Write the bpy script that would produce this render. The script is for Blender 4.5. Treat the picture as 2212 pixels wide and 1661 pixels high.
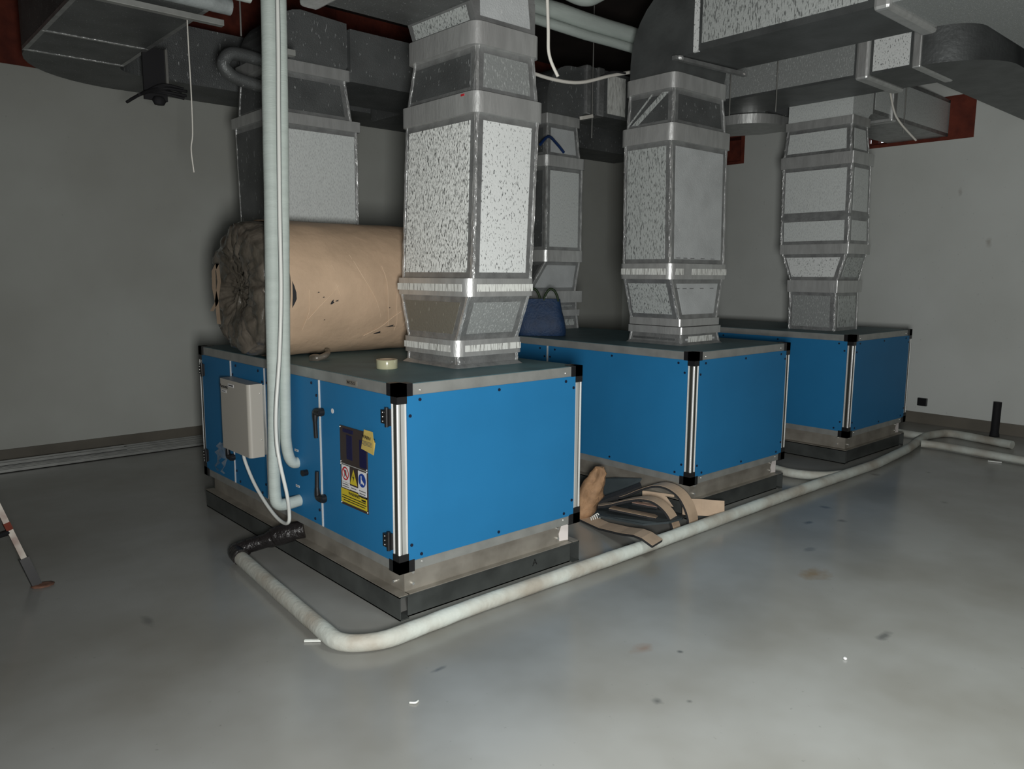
import bpy, bmesh, math, random
from mathutils import Vector, Matrix, noise
random.seed(7)
sc = bpy.context.scene
for o in list(bpy.data.objects): bpy.data.objects.remove(o)
COL = sc.collection

# ---------------------------------------------------------------- camera
F_PX = 1679.13
YAW, PITCH, ROLL = 0.842439, -0.1410146, 0.00635136
cf = Vector((math.cos(PITCH)*math.cos(YAW), math.cos(PITCH)*math.sin(YAW), math.sin(PITCH)))
cr = Vector((math.sin(YAW), -math.cos(YAW), 0)); cu = cr.cross(cf)
c_, s_ = math.cos(ROLL), math.sin(ROLL)
rr, uu = c_*cr + s_*cu, -s_*cr + c_*cu
cam = bpy.data.cameras.new('camera'); camo = bpy.data.objects.new('camera', cam); COL.objects.link(camo)
M = Matrix(((rr.x, uu.x, -cf.x), (rr.y, uu.y, -cf.y), (rr.z, uu.z, -cf.z))).to_4x4()
M.translation = Vector((-1.83799, -2.80531, 1.552445)); camo.matrix_world = M
cam.sensor_fit = 'HORIZONTAL'; cam.sensor_width = 36; cam.lens = 36*F_PX/2212; cam.clip_start = 0.05
sc.camera = camo

# ---------------------------------------------------------------- world, light, exposure
w = bpy.data.worlds.new('world'); sc.world = w; w.use_nodes = True
w.node_tree.nodes['Background'].inputs[0].default_value = (0.85, 0.93, 1.0, 1)
w.node_tree.nodes['Background'].inputs[1].default_value = 1.6
def area(name, loc, target, sx, sy, power, col=(1, 1, 1), spread=180):
    l = bpy.data.lights.new(name, 'AREA'); l.shape = 'RECTANGLE'; l.size = sx; l.size_y = sy
    l.energy = power; l.color = col; l.spread = math.radians(spread)
    o = bpy.data.objects.new(name, l); COL.objects.link(o); o.location = loc
    o.rotation_euler = (Vector(target)-Vector(loc)).to_track_quat('-Z', 'Y').to_euler(); return o
area('near_camera_light', (-1.79, -2.90, 1.38), (2.5, -1.05, 0.6), 0.32, 0.4, 162, (1.0, 0.998, 0.975))  # flash-like light set beside the camera; there is no doorway
area('floor_fill_light', (0.8, -3.1, 4.1), (0.95, -2.5, 0), 1.2, 1.2, 27, (0.93, 1.0, 0.97), 90)  # added fill from above to brighten the floor, no fitting behind it
sc.view_settings.view_transform = 'Standard'; sc.view_settings.look = 'None'
sc.view_settings.gamma = 1; sc.view_settings.exposure = 0.0; sc.view_settings.use_curve_mapping = False
sc.cycles.use_denoising = True
sc.cycles.max_bounces = 6

# ---------------------------------------------------------------- materials
MATS = {}
def mat(name, col, rough=0.5, metal=0.0, noise_amt=0.0, noise_scale=8.0, col2=None, bump=0.0, bump_scale=60,
        stretch=(1, 1, 1), fleck=None, fleck_scale=(90, 90, 14), fleck_w=0.05, fleck_t=0.56, alpha=None, spec=0.5, rough2=None, coat=0):
    if name in MATS: return MATS[name]
    m = bpy.data.materials.new(name); m.use_nodes = True; nt = m.node_tree; N = nt.nodes; L = nt.links
    b = N['Principled BSDF']; b.inputs['Roughness'].default_value = rough; b.inputs['Metallic'].default_value = metal
    b.inputs['Specular IOR Level'].default_value = spec; b.inputs['Coat Weight'].default_value = coat
    tc = N.new('ShaderNodeTexCoord')
    def nz(scale, st=(1, 1, 1), detail=4):
        mp = N.new('ShaderNodeMapping'); mp.inputs['Scale'].default_value = st
        t = N.new('ShaderNodeTexNoise'); t.inputs['Scale'].default_value = scale; t.inputs['Detail'].default_value = detail
        L.new(tc.outputs['Object'], mp.inputs[0]); L.new(mp.outputs[0], t.inputs['Vector']); return t.outputs['Fac']
    colout = None
    if col2 is not None or noise_amt:
        c2 = col2 or tuple(max(0, c*(1-noise_amt)) for c in col)
        mx = N.new('ShaderNodeMix'); mx.data_type = 'RGBA'
        mx.inputs[6].default_value = (*col, 1); mx.inputs[7].default_value = (*c2, 1)
        r = N.new('ShaderNodeValToRGB'); r.color_ramp.elements[0].position = 0.38; r.color_ramp.elements[1].position = 0.66
        L.new(nz(noise_scale, stretch), r.inputs[0]); L.new(r.outputs[0], mx.inputs[0]); colout = mx.outputs[2]
    if fleck is not None:
        mx = N.new('ShaderNodeMix'); mx.data_type = 'RGBA'; mx.inputs[7].default_value = (*fleck, 1)
        if colout: L.new(colout, mx.inputs[6])
        else: mx.inputs[6].default_value = (*col, 1)
        r = N.new('ShaderNodeValToRGB'); r.color_ramp.elements[0].position = fleck_t; r.color_ramp.elements[1].position = fleck_t+fleck_w
        L.new(nz(1.0, fleck_scale, 1.2), r.inputs[0]); L.new(r.outputs[0], mx.inputs[0]); colout = mx.outputs[2]
    if colout: L.new(colout, b.inputs['Base Color'])
    else: b.inputs['Base Color'].default_value = (*col, 1)
    if rough2 is not None:
        mr = N.new('ShaderNodeMapRange'); mr.inputs[3].default_value = rough; mr.inputs[4].default_value = rough2
        L.new(nz(noise_scale*1.7), mr.inputs[0]); L.new(mr.outputs[0], b.inputs['Roughness'])
    if bump:
        bp = N.new('ShaderNodeBump'); bp.inputs['Strength'].default_value = bump; bp.inputs['Distance'].default_value = 0.01
        L.new(nz(bump_scale, stretch, 5), bp.inputs['Height']); L.new(bp.outputs[0], b.inputs['Normal'])
    if alpha is not None: b.inputs['Alpha'].default_value = alpha
    m.diffuse_color = (*col, 1); MATS[name] = m; return m

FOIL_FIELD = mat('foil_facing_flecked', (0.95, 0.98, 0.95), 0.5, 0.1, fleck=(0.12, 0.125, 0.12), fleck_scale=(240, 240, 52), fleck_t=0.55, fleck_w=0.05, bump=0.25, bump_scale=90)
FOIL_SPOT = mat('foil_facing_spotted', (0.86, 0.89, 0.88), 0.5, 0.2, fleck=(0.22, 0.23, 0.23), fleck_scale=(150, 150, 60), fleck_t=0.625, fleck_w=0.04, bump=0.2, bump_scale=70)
FOIL_SPOT2 = mat('foil_facing_dull_spotted', (0.60, 0.635, 0.62), 0.5, 0.35, fleck=(0.22, 0.235, 0.23), fleck_scale=(150, 150, 34), fleck_t=0.555, fleck_w=0.08, bump=0.3, bump_scale=80)
FOIL_WEAVE = mat('foil_facing_brushed', (0.78, 0.82, 0.805), 0.5, 0.25, fleck=(0.60, 0.63, 0.625), fleck_scale=(220, 220, 60), fleck_t=0.48, fleck_w=0.2, bump=0.2, bump_scale=90)
FOIL_DULL = mat('foil_facing_dull', (0.64, 0.67, 0.675), 0.5, 0.25, noise_amt=0.15, noise_scale=5, fleck=(0.72, 0.74, 0.74), fleck_scale=(110, 110, 34), fleck_t=0.70, fleck_w=0.03, bump=0.3, bump_scale=120)
FOIL_SHADED = mat('foil_facing_shaded', (0.17, 0.18, 0.18), 0.5, 0.5, noise_amt=0.3, noise_scale=4, fleck=(0.5, 0.52, 0.52), fleck_scale=(90, 90, 26), fleck_t=0.70, fleck_w=0.03, bump=0.3, bump_scale=120)  # darker facing copy: shade on upper and rear ducts put into the colour
FOIL_TAPE = mat('foil_tape', (0.42, 0.43, 0.43), 0.42, 0.7, noise_amt=0.25, noise_scale=14, bump=0.35, bump_scale=50)
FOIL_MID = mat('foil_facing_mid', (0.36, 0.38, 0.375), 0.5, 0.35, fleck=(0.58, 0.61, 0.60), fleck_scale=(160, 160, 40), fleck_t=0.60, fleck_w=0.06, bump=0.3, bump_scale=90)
FOIL_UNDER = mat('shaded_foil_tape', (0.15, 0.16, 0.16), 0.45, 0.6, noise_amt=0.25, noise_scale=6, bump=0.2, bump_scale=40)  # foil tape darkened in colour to stand for shade under overhead ducts
FOIL_BROWN = mat('foil_facing_kraft_tint', (0.23, 0.215, 0.175), 0.5, 0.3, fleck=(0.6, 0.58, 0.5), fleck_scale=(120, 120, 20), fleck_t=0.72, fleck_w=0.03, bump=0.3, bump_scale=90)  # brown tint paints in the reflection of the kraft roll
FOIL_BAND = mat('foil_band', (0.64, 0.65, 0.64), 0.38, 0.62, noise_amt=0.15, noise_scale=20, bump=0.22, bump_scale=70, stretch=(1, 1, 0.25))
FOIL_EDGE = mat('crinkled_foil_edge', (0.9, 0.91, 0.9), 0.3, 0.7, col2=(0.5, 0.51, 0.51), noise_scale=30, bump=1.0, bump_scale=75, stretch=(1, 1, 0.35))
FOIL_STRIP = mat('foil_strip_pale', (0.86, 0.88, 0.84), 0.55, 0.2, fleck=(0.35, 0.35, 0.33), fleck_scale=(200, 200, 12), fleck_t=0.56, fleck_w=0.05)
BLUE = mat('blue_panel', (0.020, 0.178, 0.39), 0.5, 0.0, spec=0.22, noise_amt=0.06, noise_scale=3, bump=0.05, bump_scale=500)
ALU = mat('aluminium_profile', (0.50, 0.51, 0.49), 0.5, 0.3, noise_amt=0.12, noise_scale=20, stretch=(1, 1, .2))
ALU_RIDGE = mat('aluminium_ridge', (0.95, 0.96, 0.95), 0.28, 0.5)
GROOVE = mat('profile_groove', (0.05, 0.052, 0.045), 0.5, 0.3)
GALV = mat('galvanised_steel', (0.36, 0.335, 0.29), 0.5, 0.4, col2=(0.25, 0.23, 0.195), noise_scale=7)
GALV2 = mat('galvanised_rail', (0.42, 0.43, 0.41), 0.45, 0.5, noise_amt=0.2, noise_scale=9)
TOPM = mat('unit_top_sheet', (0.10, 0.19, 0.215), 0.5, 0.0, spec=0.3, noise_amt=0.25, noise_scale=5)
BLACKP = mat('black_plastic', (0.012, 0.012, 0.013), 0.38)
SCREWM = mat('dark_screw_cap', (0.006, 0.011, 0.03), 0.5)
STEEL = mat('dark_steel_channel', (0.115, 0.125, 0.12), 0.42, 0.5, noise_amt=0.35, noise_scale=6)
BOLT = mat('zinc_bolt', (0.8, 0.8, 0.77), 0.3, 0.8)
WHITE = mat('white_plastic', (0.75, 0.77, 0.73), 0.4)
LINE = mat('cord_seam', (0.12, 0.14, 0.14), 0.6)
PIPEW = mat('white_pipe_insulation', (0.50, 0.565, 0.53), 0.6, noise_amt=0.10, noise_scale=9, stretch=(.4, .4, 2.5), bump=0.25, bump_scale=60)
PIPEF = mat('floor_pipe_insulation', (0.60, 0.64, 0.59), 0.62, col2=(0.40, 0.37, 0.31), noise_scale=4.5, bump=0.3, bump_scale=40)
BLACKT = mat('black_tape_wrap', (0.018, 0.016, 0.016), 0.28, bump=0.9, bump_scale=40)
BEIGE = mat('beige_enamel', (0.50, 0.475, 0.42), 0.38)
KRAFT = mat('kraft_paper', (0.61, 0.44, 0.30), 0.6, noise_amt=0.16, noise_scale=3.2, bump=0.55, bump_scale=14)
PLASTIC = mat('dusty_plastic_film', (0.06, 0.054, 0.042), 0.28, col2=(0.15, 0.13, 0.105), noise_scale=7, bump=0.8, bump_scale=22, stretch=(1, 1.2, .6), coat=0.5)
PIPEG = mat('dim_pipe_jacket', (0.30, 0.33, 0.33), 0.55, noise_amt=.3, noise_scale=12, bump=.3)
FOAM = mat('black_foam', (0.02, 0.021, 0.023), 0.75, bump=0.3, bump_scale=90)
CARD = mat('tan_backing_paper', (0.52, 0.385, 0.27), 0.65, noise_amt=0.15, noise_scale=12)
CARDP = mat('pinkish_backing_paper', (0.52, 0.32, 0.25), 0.65, noise_amt=0.1)
SACK = mat('brown_sack', (0.40, 0.235, 0.125), 0.75, noise_amt=0.4, noise_scale=11, bump=1.0, bump_scale=26)
GREYSHEET = mat('grey_sheet', (0.055, 0.07, 0.075), 0.6, noise_amt=0.2)
BAGM = mat('blue_woven_bag', (0.009, 0.038, 0.105), 0.6, noise_amt=0.3, noise_scale=14, bump=0.4, bump_scale=60)
GREEN = mat('dark_green_strap', (0.012, 0.03, 0.006), 0.6)
TAPEM = mat('clear_tape_roll', (0.42, 0.41, 0.27), 0.2, coat=0.6)
FILM = mat('clear_film', (0.6, 0.62, 0.6), 0.12, alpha=0.28, bump=0.6, bump_scale=25)
WHITEPATCH = mat('white_patch', (0.85, 0.79, 0.76), 0.5)
RODM = mat('threaded_rod', (0.35, 0.35, 0.33), 0.4, 0.7)
BLACKC = mat('black_cable', (0.01, 0.01, 0.012), 0.8)
CREASE = mat('paper_crease', (0.72, 0.55, 0.39), 0.6)
BLUEC = mat('blue_cable', (0.006, 0.03, 0.12), 0.5)
CABLEW = mat('white_cable', (0.72, 0.70, 0.64), 0.5)
BRICK = mat('red_clay_block', (0.17, 0.032, 0.016), 0.85, col2=(0.10, 0.018, 0.010), noise_scale=8, bump=0.5, bump_scale=30)
DARKWALL = mat('dark_unseen_wall', (0.12, 0.095, 0.08), 0.9, noise_amt=0.3, noise_scale=4)  # dark tone for the unseen walls, chosen to cut bounced light
DARKCEIL = mat('soffit', (0.035, 0.024, 0.02), 0.9, noise_amt=0.4, noise_scale=2)
PLATE = mat('dark_nameplate', (0.045, 0.033, 0.03), 0.35)
NAVY = mat('navy_print', (0.008, 0.008, 0.05), 0.4)
YEL = mat('yellow_print', (0.62, 0.50, 0.03), 0.5)
YELT = mat('yellow_tag', (0.62, 0.47, 0.13), 0.55)
RED = mat('red_print', (0.5, 0.02, 0.03), 0.5)
BLUEP = mat('blue_print', (0.01, 0.05, 0.30), 0.5)
WHITEP = mat('white_print', (0.75, 0.75, 0.75), 0.5)
INK = mat('black_ink', (0.01, 0.01, 0.01), 0.6)
INKG = mat('grey_ink', (0.12, 0.12, 0.12), 0.6)
LADDER = mat('paint_spattered_metal', (0.50, 0.46, 0.40), 0.5, 0.1, col2=(0.28, 0.20, 0.17), noise_scale=9, stretch=(1, 1, 1))
ORANGE = mat('orange_clay_stain', (0.24, 0.12, 0.08), 0.7, noise_amt=0.4, noise_scale=20)

def stain_mat(name, base, col2, rough, stains, bumpy=0.0, nscale=1.3, rough2=None):
    """plaster / screed with broad mottling and a few stains of their own"""
    m = mat(name, base, rough, 0, col2=col2, noise_scale=nscale, bump=bumpy, bump_scale=60, rough2=rough2)
    nt = m.node_tree; N = nt.nodes; L = nt.links; b = N['Principled BSDF']
    src = b.inputs['Base Color'].links[0].from_socket
    geo = N.new('ShaderNodeNewGeometry')
    wob = N.new('ShaderNodeTexNoise'); wob.inputs['Scale'].default_value = 14
    L.new(geo.outputs['Position'], wob.inputs['Vector'])
    for (x, y, z, r, c, amt, sx, sy) in stains:
        v = N.new('ShaderNodeVectorMath'); v.operation = 'SUBTRACT'; v.inputs[1].default_value = (x, y, z)
        L.new(geo.outputs['Position'], v.inputs[0])
        v2 = N.new('ShaderNodeVectorMath'); v2.operation = 'MULTIPLY'; v2.inputs[1].default_value = (1/sx, 1/sy, 1)
        L.new(v.outputs[0], v2.inputs[0])
        ln = N.new('ShaderNodeVectorMath'); ln.operation = 'LENGTH'; L.new(v2.outputs[0], ln.inputs[0])
        ad = N.new('ShaderNodeMath'); ad.operation = 'MULTIPLY_ADD'; ad.inputs[1].default_value = r*1.6; 
        L.new(wob.outputs['Fac'], ad.inputs[0]); L.new(ln.outputs['Value'], ad.inputs[2])
        mr = N.new('ShaderNodeMapRange'); mr.inputs[1].default_value = r*1.1; mr.inputs[2].default_value = r*1.9
        mr.inputs[3].default_value = amt; mr.inputs[4].default_value = 0
        L.new(ad.outputs[0], mr.inputs[0])
        mx = N.new('ShaderNodeMix'); mx.data_type = 'RGBA'; mx.inputs[7].default_value = (*c, 1)
        L.new(src, mx.inputs[6]); L.new(mr.outputs[0], mx.inputs[0]); src = mx.outputs[2]
    # fine speckle
    t = N.new('ShaderNodeTexNoise'); t.inputs['Scale'].default_value = 35; t.inputs['Detail'].default_value = 6
    L.new(geo.outputs['Position'], t.inputs['Vector'])
    r = N.new('ShaderNodeValToRGB'); r.color_ramp.elements[0].position = 0.69; r.color_ramp.elements[1].position = 0.76
    r.color_ramp.elements[1].color = (0.35, 0.35, 0.35, 1)
    L.new(t.outputs['Fac'], r.inputs[0])
    mx = N.new('ShaderNodeMix'); mx.data_type = 'RGBA'; mx.inputs[7].default_value = (base[0]*.35, base[1]*.35, base[2]*.35, 1)
    L.new(src, mx.inputs[6]); L.new(r.outputs[0], mx.inputs[0]); L.new(mx.outputs[2], b.inputs['Base Color'])
    return m
DK = (0.07, 0.075, 0.075)
FLOOR = stain_mat('polished_screed', (0.325, 0.33, 0.315), (0.235, 0.23, 0.205), 0.13, [
    (1.96, -0.95, 0, 0.07, (0.22, 0.15, 0.07), .75, 1.5, 1), (2.3, -.75, 0, .05, DK, .4, 1.5, .6), (2.75, -.5, 0, .045, DK, .75, 1, .6),
    (2.95, -.62, 0, .035, DK, .6, 1, 1), (3.15, -.42, 0, .05, DK, .6, .6, 1), (1.515, -1.498, 0, .05, DK, .7, 1.3, .5),
    (-.131, -.459, 0, .03, DK, .7, 1.4, .5), (.342, -1.175, 0, .028, DK, .7, 1, 1), (.432, -1.254, 0, .015, DK, .7, 1, 1),
    (.62, -.88, 0, .05, (.24, .15, .10), .6, 1.4, .7), (3.9, -.9, 0, .03, DK, .6, 1, 1), (-.85, .75, 0, .05, DK, .5, .5, 1.5),
    (4.3, -.25, 0, .04, DK, .6, 1, 1), (4.7, -.5, 0, .02, DK, .7, 1, 1), (.72, -1.0, 0, .014, DK, .8, 1, 1)], nscale=1.1, rough2=0.30)
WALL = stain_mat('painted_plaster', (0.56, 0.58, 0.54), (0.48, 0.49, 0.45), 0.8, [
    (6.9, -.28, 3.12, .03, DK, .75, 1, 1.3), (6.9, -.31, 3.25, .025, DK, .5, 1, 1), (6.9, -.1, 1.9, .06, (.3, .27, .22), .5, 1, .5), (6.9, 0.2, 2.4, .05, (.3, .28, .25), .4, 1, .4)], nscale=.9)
WALLR = stain_mat('painted_plaster_lit', (0.70, 0.73, 0.70), (0.62, 0.645, 0.61), 0.8, [  # same plaster in a lighter colour, standing in for stronger light
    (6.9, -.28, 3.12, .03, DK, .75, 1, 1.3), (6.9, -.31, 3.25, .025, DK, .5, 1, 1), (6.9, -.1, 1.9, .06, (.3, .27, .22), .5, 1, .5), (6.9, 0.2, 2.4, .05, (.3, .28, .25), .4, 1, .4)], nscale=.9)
SKIRT = mat('skirting', (0.17, 0.155, 0.125), 0.55, noise_amt=0.2, noise_scale=3)

# ---------------------------------------------------------------- mesh helpers
class MB:
    def __init__(s): s.v = []; s.f = []; s.smooth = set()
    def add(s, vs, fs, smooth=False):
        n = len(s.v); s.v += [tuple(v) for v in vs]
        for f in fs:
            if smooth: s.smooth.add(len(s.f))
            s.f.append([i+n for i in f])
        return s
    def box(s, x0, x1, y0, y1, z0, z1):
        vs = [(x, y, z) for z in (z0, z1) for x, y in ((x0, y0), (x1, y0), (x1, y1), (x0, y1))]
        return s.add(vs, [(3, 2, 1, 0), (4, 5, 6, 7), (0, 1, 5, 4), (1, 2, 6, 5), (2, 3, 7, 6), (3, 0, 4, 7)])
    def obox(s, c, ax, ay, az, hx, hy, hz):
        c = Vector(c); ax, ay, az = Vector(ax).normalized(), Vector(ay).normalized(), Vector(az).normalized()
        vs = [c+ax*(hx*i)+ay*(hy*j)+az*(hz*k) for k in (-1, 1) for i, j in ((-1, -1), (1, -1), (1, 1), (-1, 1))]
        return s.add(vs, [(3, 2, 1, 0), (4, 5, 6, 7), (0, 1, 5, 4), (1, 2, 6, 5), (2, 3, 7, 6), (3, 0, 4, 7)])
    def loft(s, rings, cap=True, smooth=False):
        n = len(rings[0]); vs = [p for r in rings for p in r]; fs = []
        for k in range(len(rings)-1):
            for i in range(n):
                j = (i+1) % n; fs.append((k*n+i, k*n+j, (k+1)*n+j, (k+1)*n+i))
        s.add(vs, fs, smooth)
        if cap: s.add(rings[0], [tuple(range(n))[::-1]]); s.add(rings[-1], [tuple(range(n))])
        return s
    def prismoid(s, r0, z0, r1, z1):
        R = lambda r, z: [(r[0], r[2], z), (r[1], r[2], z), (r[1], r[3], z), (r[0], r[3], z)]
        return s.loft([R(r0, z0), R(r1, z1)])
    def prism(s, poly, axis, a0, a1):
        mk = {'x': lambda p, a: (a, p[0], p[1]), 'y': lambda p, a: (p[0], a, p[1]), 'z': lambda p, a: (p[0], p[1], a)}[axis]
        return s.loft([[mk(p, a0) for p in poly], [mk(p, a1) for p in poly]])
    def tube(s, path, r, seg=12, cap=True, wob=0.0):
        P = [Vector(p) for p in path]; rings = []; prev = None
        for i, p in enumerate(P):
            t = (P[min(i+1, len(P)-1)]-P[max(i-1, 0)]).normalized()
            if prev is None:
                a = Vector((0, 0, 1)) if abs(t.z) < .9 else Vector((1, 0, 0)); u = (a - t*a.dot(t)).normalized()
            else: u = (prev - t*prev.dot(t)).normalized()
            prev = u; v = t.cross(u); ri = r[i] if isinstance(r, (list, tuple)) else r
            if wob: ri *= 1+wob*noise.noise(p*9)
            rings.append([p+u*(ri*math.cos(2*math.pi*k/seg))+v*(ri*math.sin(2*math.pi*k/seg)) for k in range(seg)])
        return s.loft(rings, cap, True)
    def disc(s, c, axis, r, h, seg=14):
        a = Vector(axis).normalized(); c = Vector(c); return s.tube([c, c+a*h], r, seg)
    def ball(s, c, r, seg=8, sc=(1, 1, 1)):
        c = Vector(c); rings = []
        for i in range(1, seg//2):
            t = math.pi*i/(seg//2)
            rings.append([c+Vector((sc[0]*r*math.sin(t)*math.cos(2*math.pi*k/seg), sc[1]*r*math.sin(t)*math.sin(2*math.pi*k/seg), sc[2]*r*math.cos(t))) for k in range(seg)])
        return s.loft(rings, True, True)
def smooth_path(pts, n=8):
    P = [Vector(p) for p in pts]; out = []
    for i in range(len(P)-1):
        a, b, c, d = P[max(i-1, 0)], P[i], P[i+1], P[min(i+2, len(P)-1)]
        for k in range(n):
            t = k/n
            out.append(0.5*((2*b)+(c-a)*t+(2*a-5*b+4*c-d)*t*t+(3*b-a-3*c+d)*t**3))
    out.append(P[-1]); return out
def fillet(pts, r, n=6):
    P = [Vector(p) for p in pts]; out = [P[0]]
    for i in range(1, len(P)-1):
        a = (P[i-1]-P[i]); b = (P[i+1]-P[i]); ra = min(r, a.length*.45, b.length*.45)
        p0 = P[i]+a.normalized()*ra; p1 = P[i]+b.normalized()*ra
        for k in range(n+1):
            t = k/n; out.append(p0*(1-t)**2+P[i]*2*t*(1-t)+p1*t*t)
    out.append(P[-1]); return out
ORG = {}
def _link(name, data, parent):
    o = bpy.data.objects.new(name, data); COL.objects.link(o)
    if parent is not None:
        o.parent = parent; ORG[o.name] = ORG[parent.name]
    return o
def build(name, mb, m, parent=None, origin=None, label=None, bevel=0):
    org = Vector(ORG[parent.name]) if parent is not None else Vector(origin or (0, 0, 0))
    me = bpy.data.meshes.new(name); me.from_pydata([tuple(Vector(v)-org) for v in mb.v], [], mb.f); me.update()
    for i in mb.smooth: me.polygons[i].use_smooth = True
    bm = bmesh.new(); bm.from_mesh(me); bmesh.ops.recalc_face_normals(bm, faces=bm.faces); bm.to_mesh(me); bm.free()
    me.materials.append(m); o = _link(name, me, parent)
    if parent is None: o.location = org; ORG[o.name] = tuple(org)
    if label: o['label'] = label
    if bevel:
        b = o.modifiers.new('bevel', 'BEVEL'); b.width = bevel; b.segments = 2; b.limit_method = 'ANGLE'
    return o
def tag(o, label, cat, group=None):
    o['label'] = label; o['category'] = cat
    if group: o['group'] = group
    return o
def thing(name, label, cat, loc, group=None):
    o = bpy.data.objects.new(name, None); COL.objects.link(o); o.location = loc; o.empty_display_size = .1
    ORG[o.name] = tuple(loc); return tag(o, label, cat, group)
def single(name, mb, m, label, cat, origin, group=None, bevel=0):
    return tag(build(name, mb, m, None, origin, bevel=bevel), label, cat, group)
def struct(name, mb, m, bevel=0):
    o = build(name, mb, m, None, (0, 0, 0), bevel=bevel); o['kind'] = 'structure'; return o
def text(name, s, size, m, parent, loc, ux, uy, depth=0.0006, shear=0, align='LEFT'):
    """flat lettering at a world position: ux = reading direction, uy = up"""
    cu_ = bpy.data.curves.new('t', 'FONT'); cu_.body = s; cu_.size = size; cu_.extrude = depth; cu_.align_x = align
    to = bpy.data.objects.new('t', cu_); COL.objects.link(to); bpy.context.view_layer.update()
    me = bpy.data.meshes.new_from_object(to.evaluated_get(bpy.context.evaluated_depsgraph_get()))
    bpy.data.objects.remove(to)
    ux = Vector(ux).normalized(); uy = Vector(uy).normalized(); uz = ux.cross(uy); org = Vector(ORG[parent.name]); L0 = Vector(loc)
    for v in me.vertices:
        c = v.co.copy(); v.co = L0+ux*c.x+uy*c.y+uz*c.z-org
    me.materials.clear(); me.materials.append(m); me.name = name
    return _link(name, me, parent)

# ---------------------------------------------------------------- room shell
YB, XR, ZC = 4.6, 6.9, 4.2
XL, YF = -4.2, -5.0
struct('floor', MB().box(XL, XR+.1, YF, YB+.1, -0.1, 0), FLOOR)
struct('ceiling', MB().box(XL, XR+.4, YF, YB+.3, ZC, ZC+.1), DARKCEIL)
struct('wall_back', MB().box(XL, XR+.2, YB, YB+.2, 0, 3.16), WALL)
struct('trim_1', MB().box(XL, XR+.2, YB+.03, YB+.2, 3.16, ZC), BRICK)
# right wall with two raw openings under the ceiling ducts
mb = MB().box(XR, XR+.22, YF, YB, 0, 2.93)
mb.box(XR, XR+.22, YF, .12, 2.93, ZC); mb.box(XR, XR+.22, 1.5, 2.7, 2.93, ZC); mb.box(XR, XR+.22, 3.6, YB, 2.93, ZC)
mb.box(XR, XR+.22, .12, 1.5, 3.36, ZC); mb.box(XR, XR+.22, 2.7, 3.6, 3.3, ZC)
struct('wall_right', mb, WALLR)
mb = MB()
for y0, y1, z1 in ((.12, 1.5, 3.36), (2.7, 3.6, 3.3)):     # unplastered clay block lining of the openings
    t = .012
    mb.box(XR-.004, XR+.3, y0, y1, 2.93, 2.93+.035); mb.box(XR-.004, XR+.3, y0, y0+.05 if y0 > 1 else y0+.24, 2.965, z1-.04)
    mb.box(XR-.004, XR+.3, y1-.05, y1, 2.965, z1-.04); mb.box(XR-.004, XR+.3, y0, y1, z1-.04, z1)
struct('trim_2', mb, BRICK)
# clay infill at the back of the openings, two chinks let daylight through
mb = MB(); ch = [(1.10, 1.16, 3.015, 3.05), (1.235, 1.275, 3.02, 3.07)]
mb.box(XR+.22, XR+.3, .12, 1.10, 2.93, 3.36); mb.box(XR+.22, XR+.3, 1.16, 1.235, 2.93, 3.36); mb.box(XR+.22, XR+.3, 1.275, 1.5, 2.93, 3.36)
for a, b_, c, d in ch: mb.box(XR+.22, XR+.3, a, b_, 2.93, c); mb.box(XR+.22, XR+.3, a, b_, d, 3.36)
mb.box(XR+.22, XR+.3, 2.7, 3.6, 2.93, 3.3)
struct('trim_3', mb, BRICK)
struct('wall_left', MB().box(XL-.2, XL, YF, YB+.2, 0, ZC), DARKWALL)
struct('wall_front', MB().box(XL, XR+.2, YF-.2, YF, 0, ZC), DARKWALL)
struct('baseboard_back', MB().box(XL, XR, YB-.015, YB, 0, .105), SKIRT)
struct('baseboard_right', MB().box(XR-.015, XR, YF, YB-.015, 0, .115), SKIRT)

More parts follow.
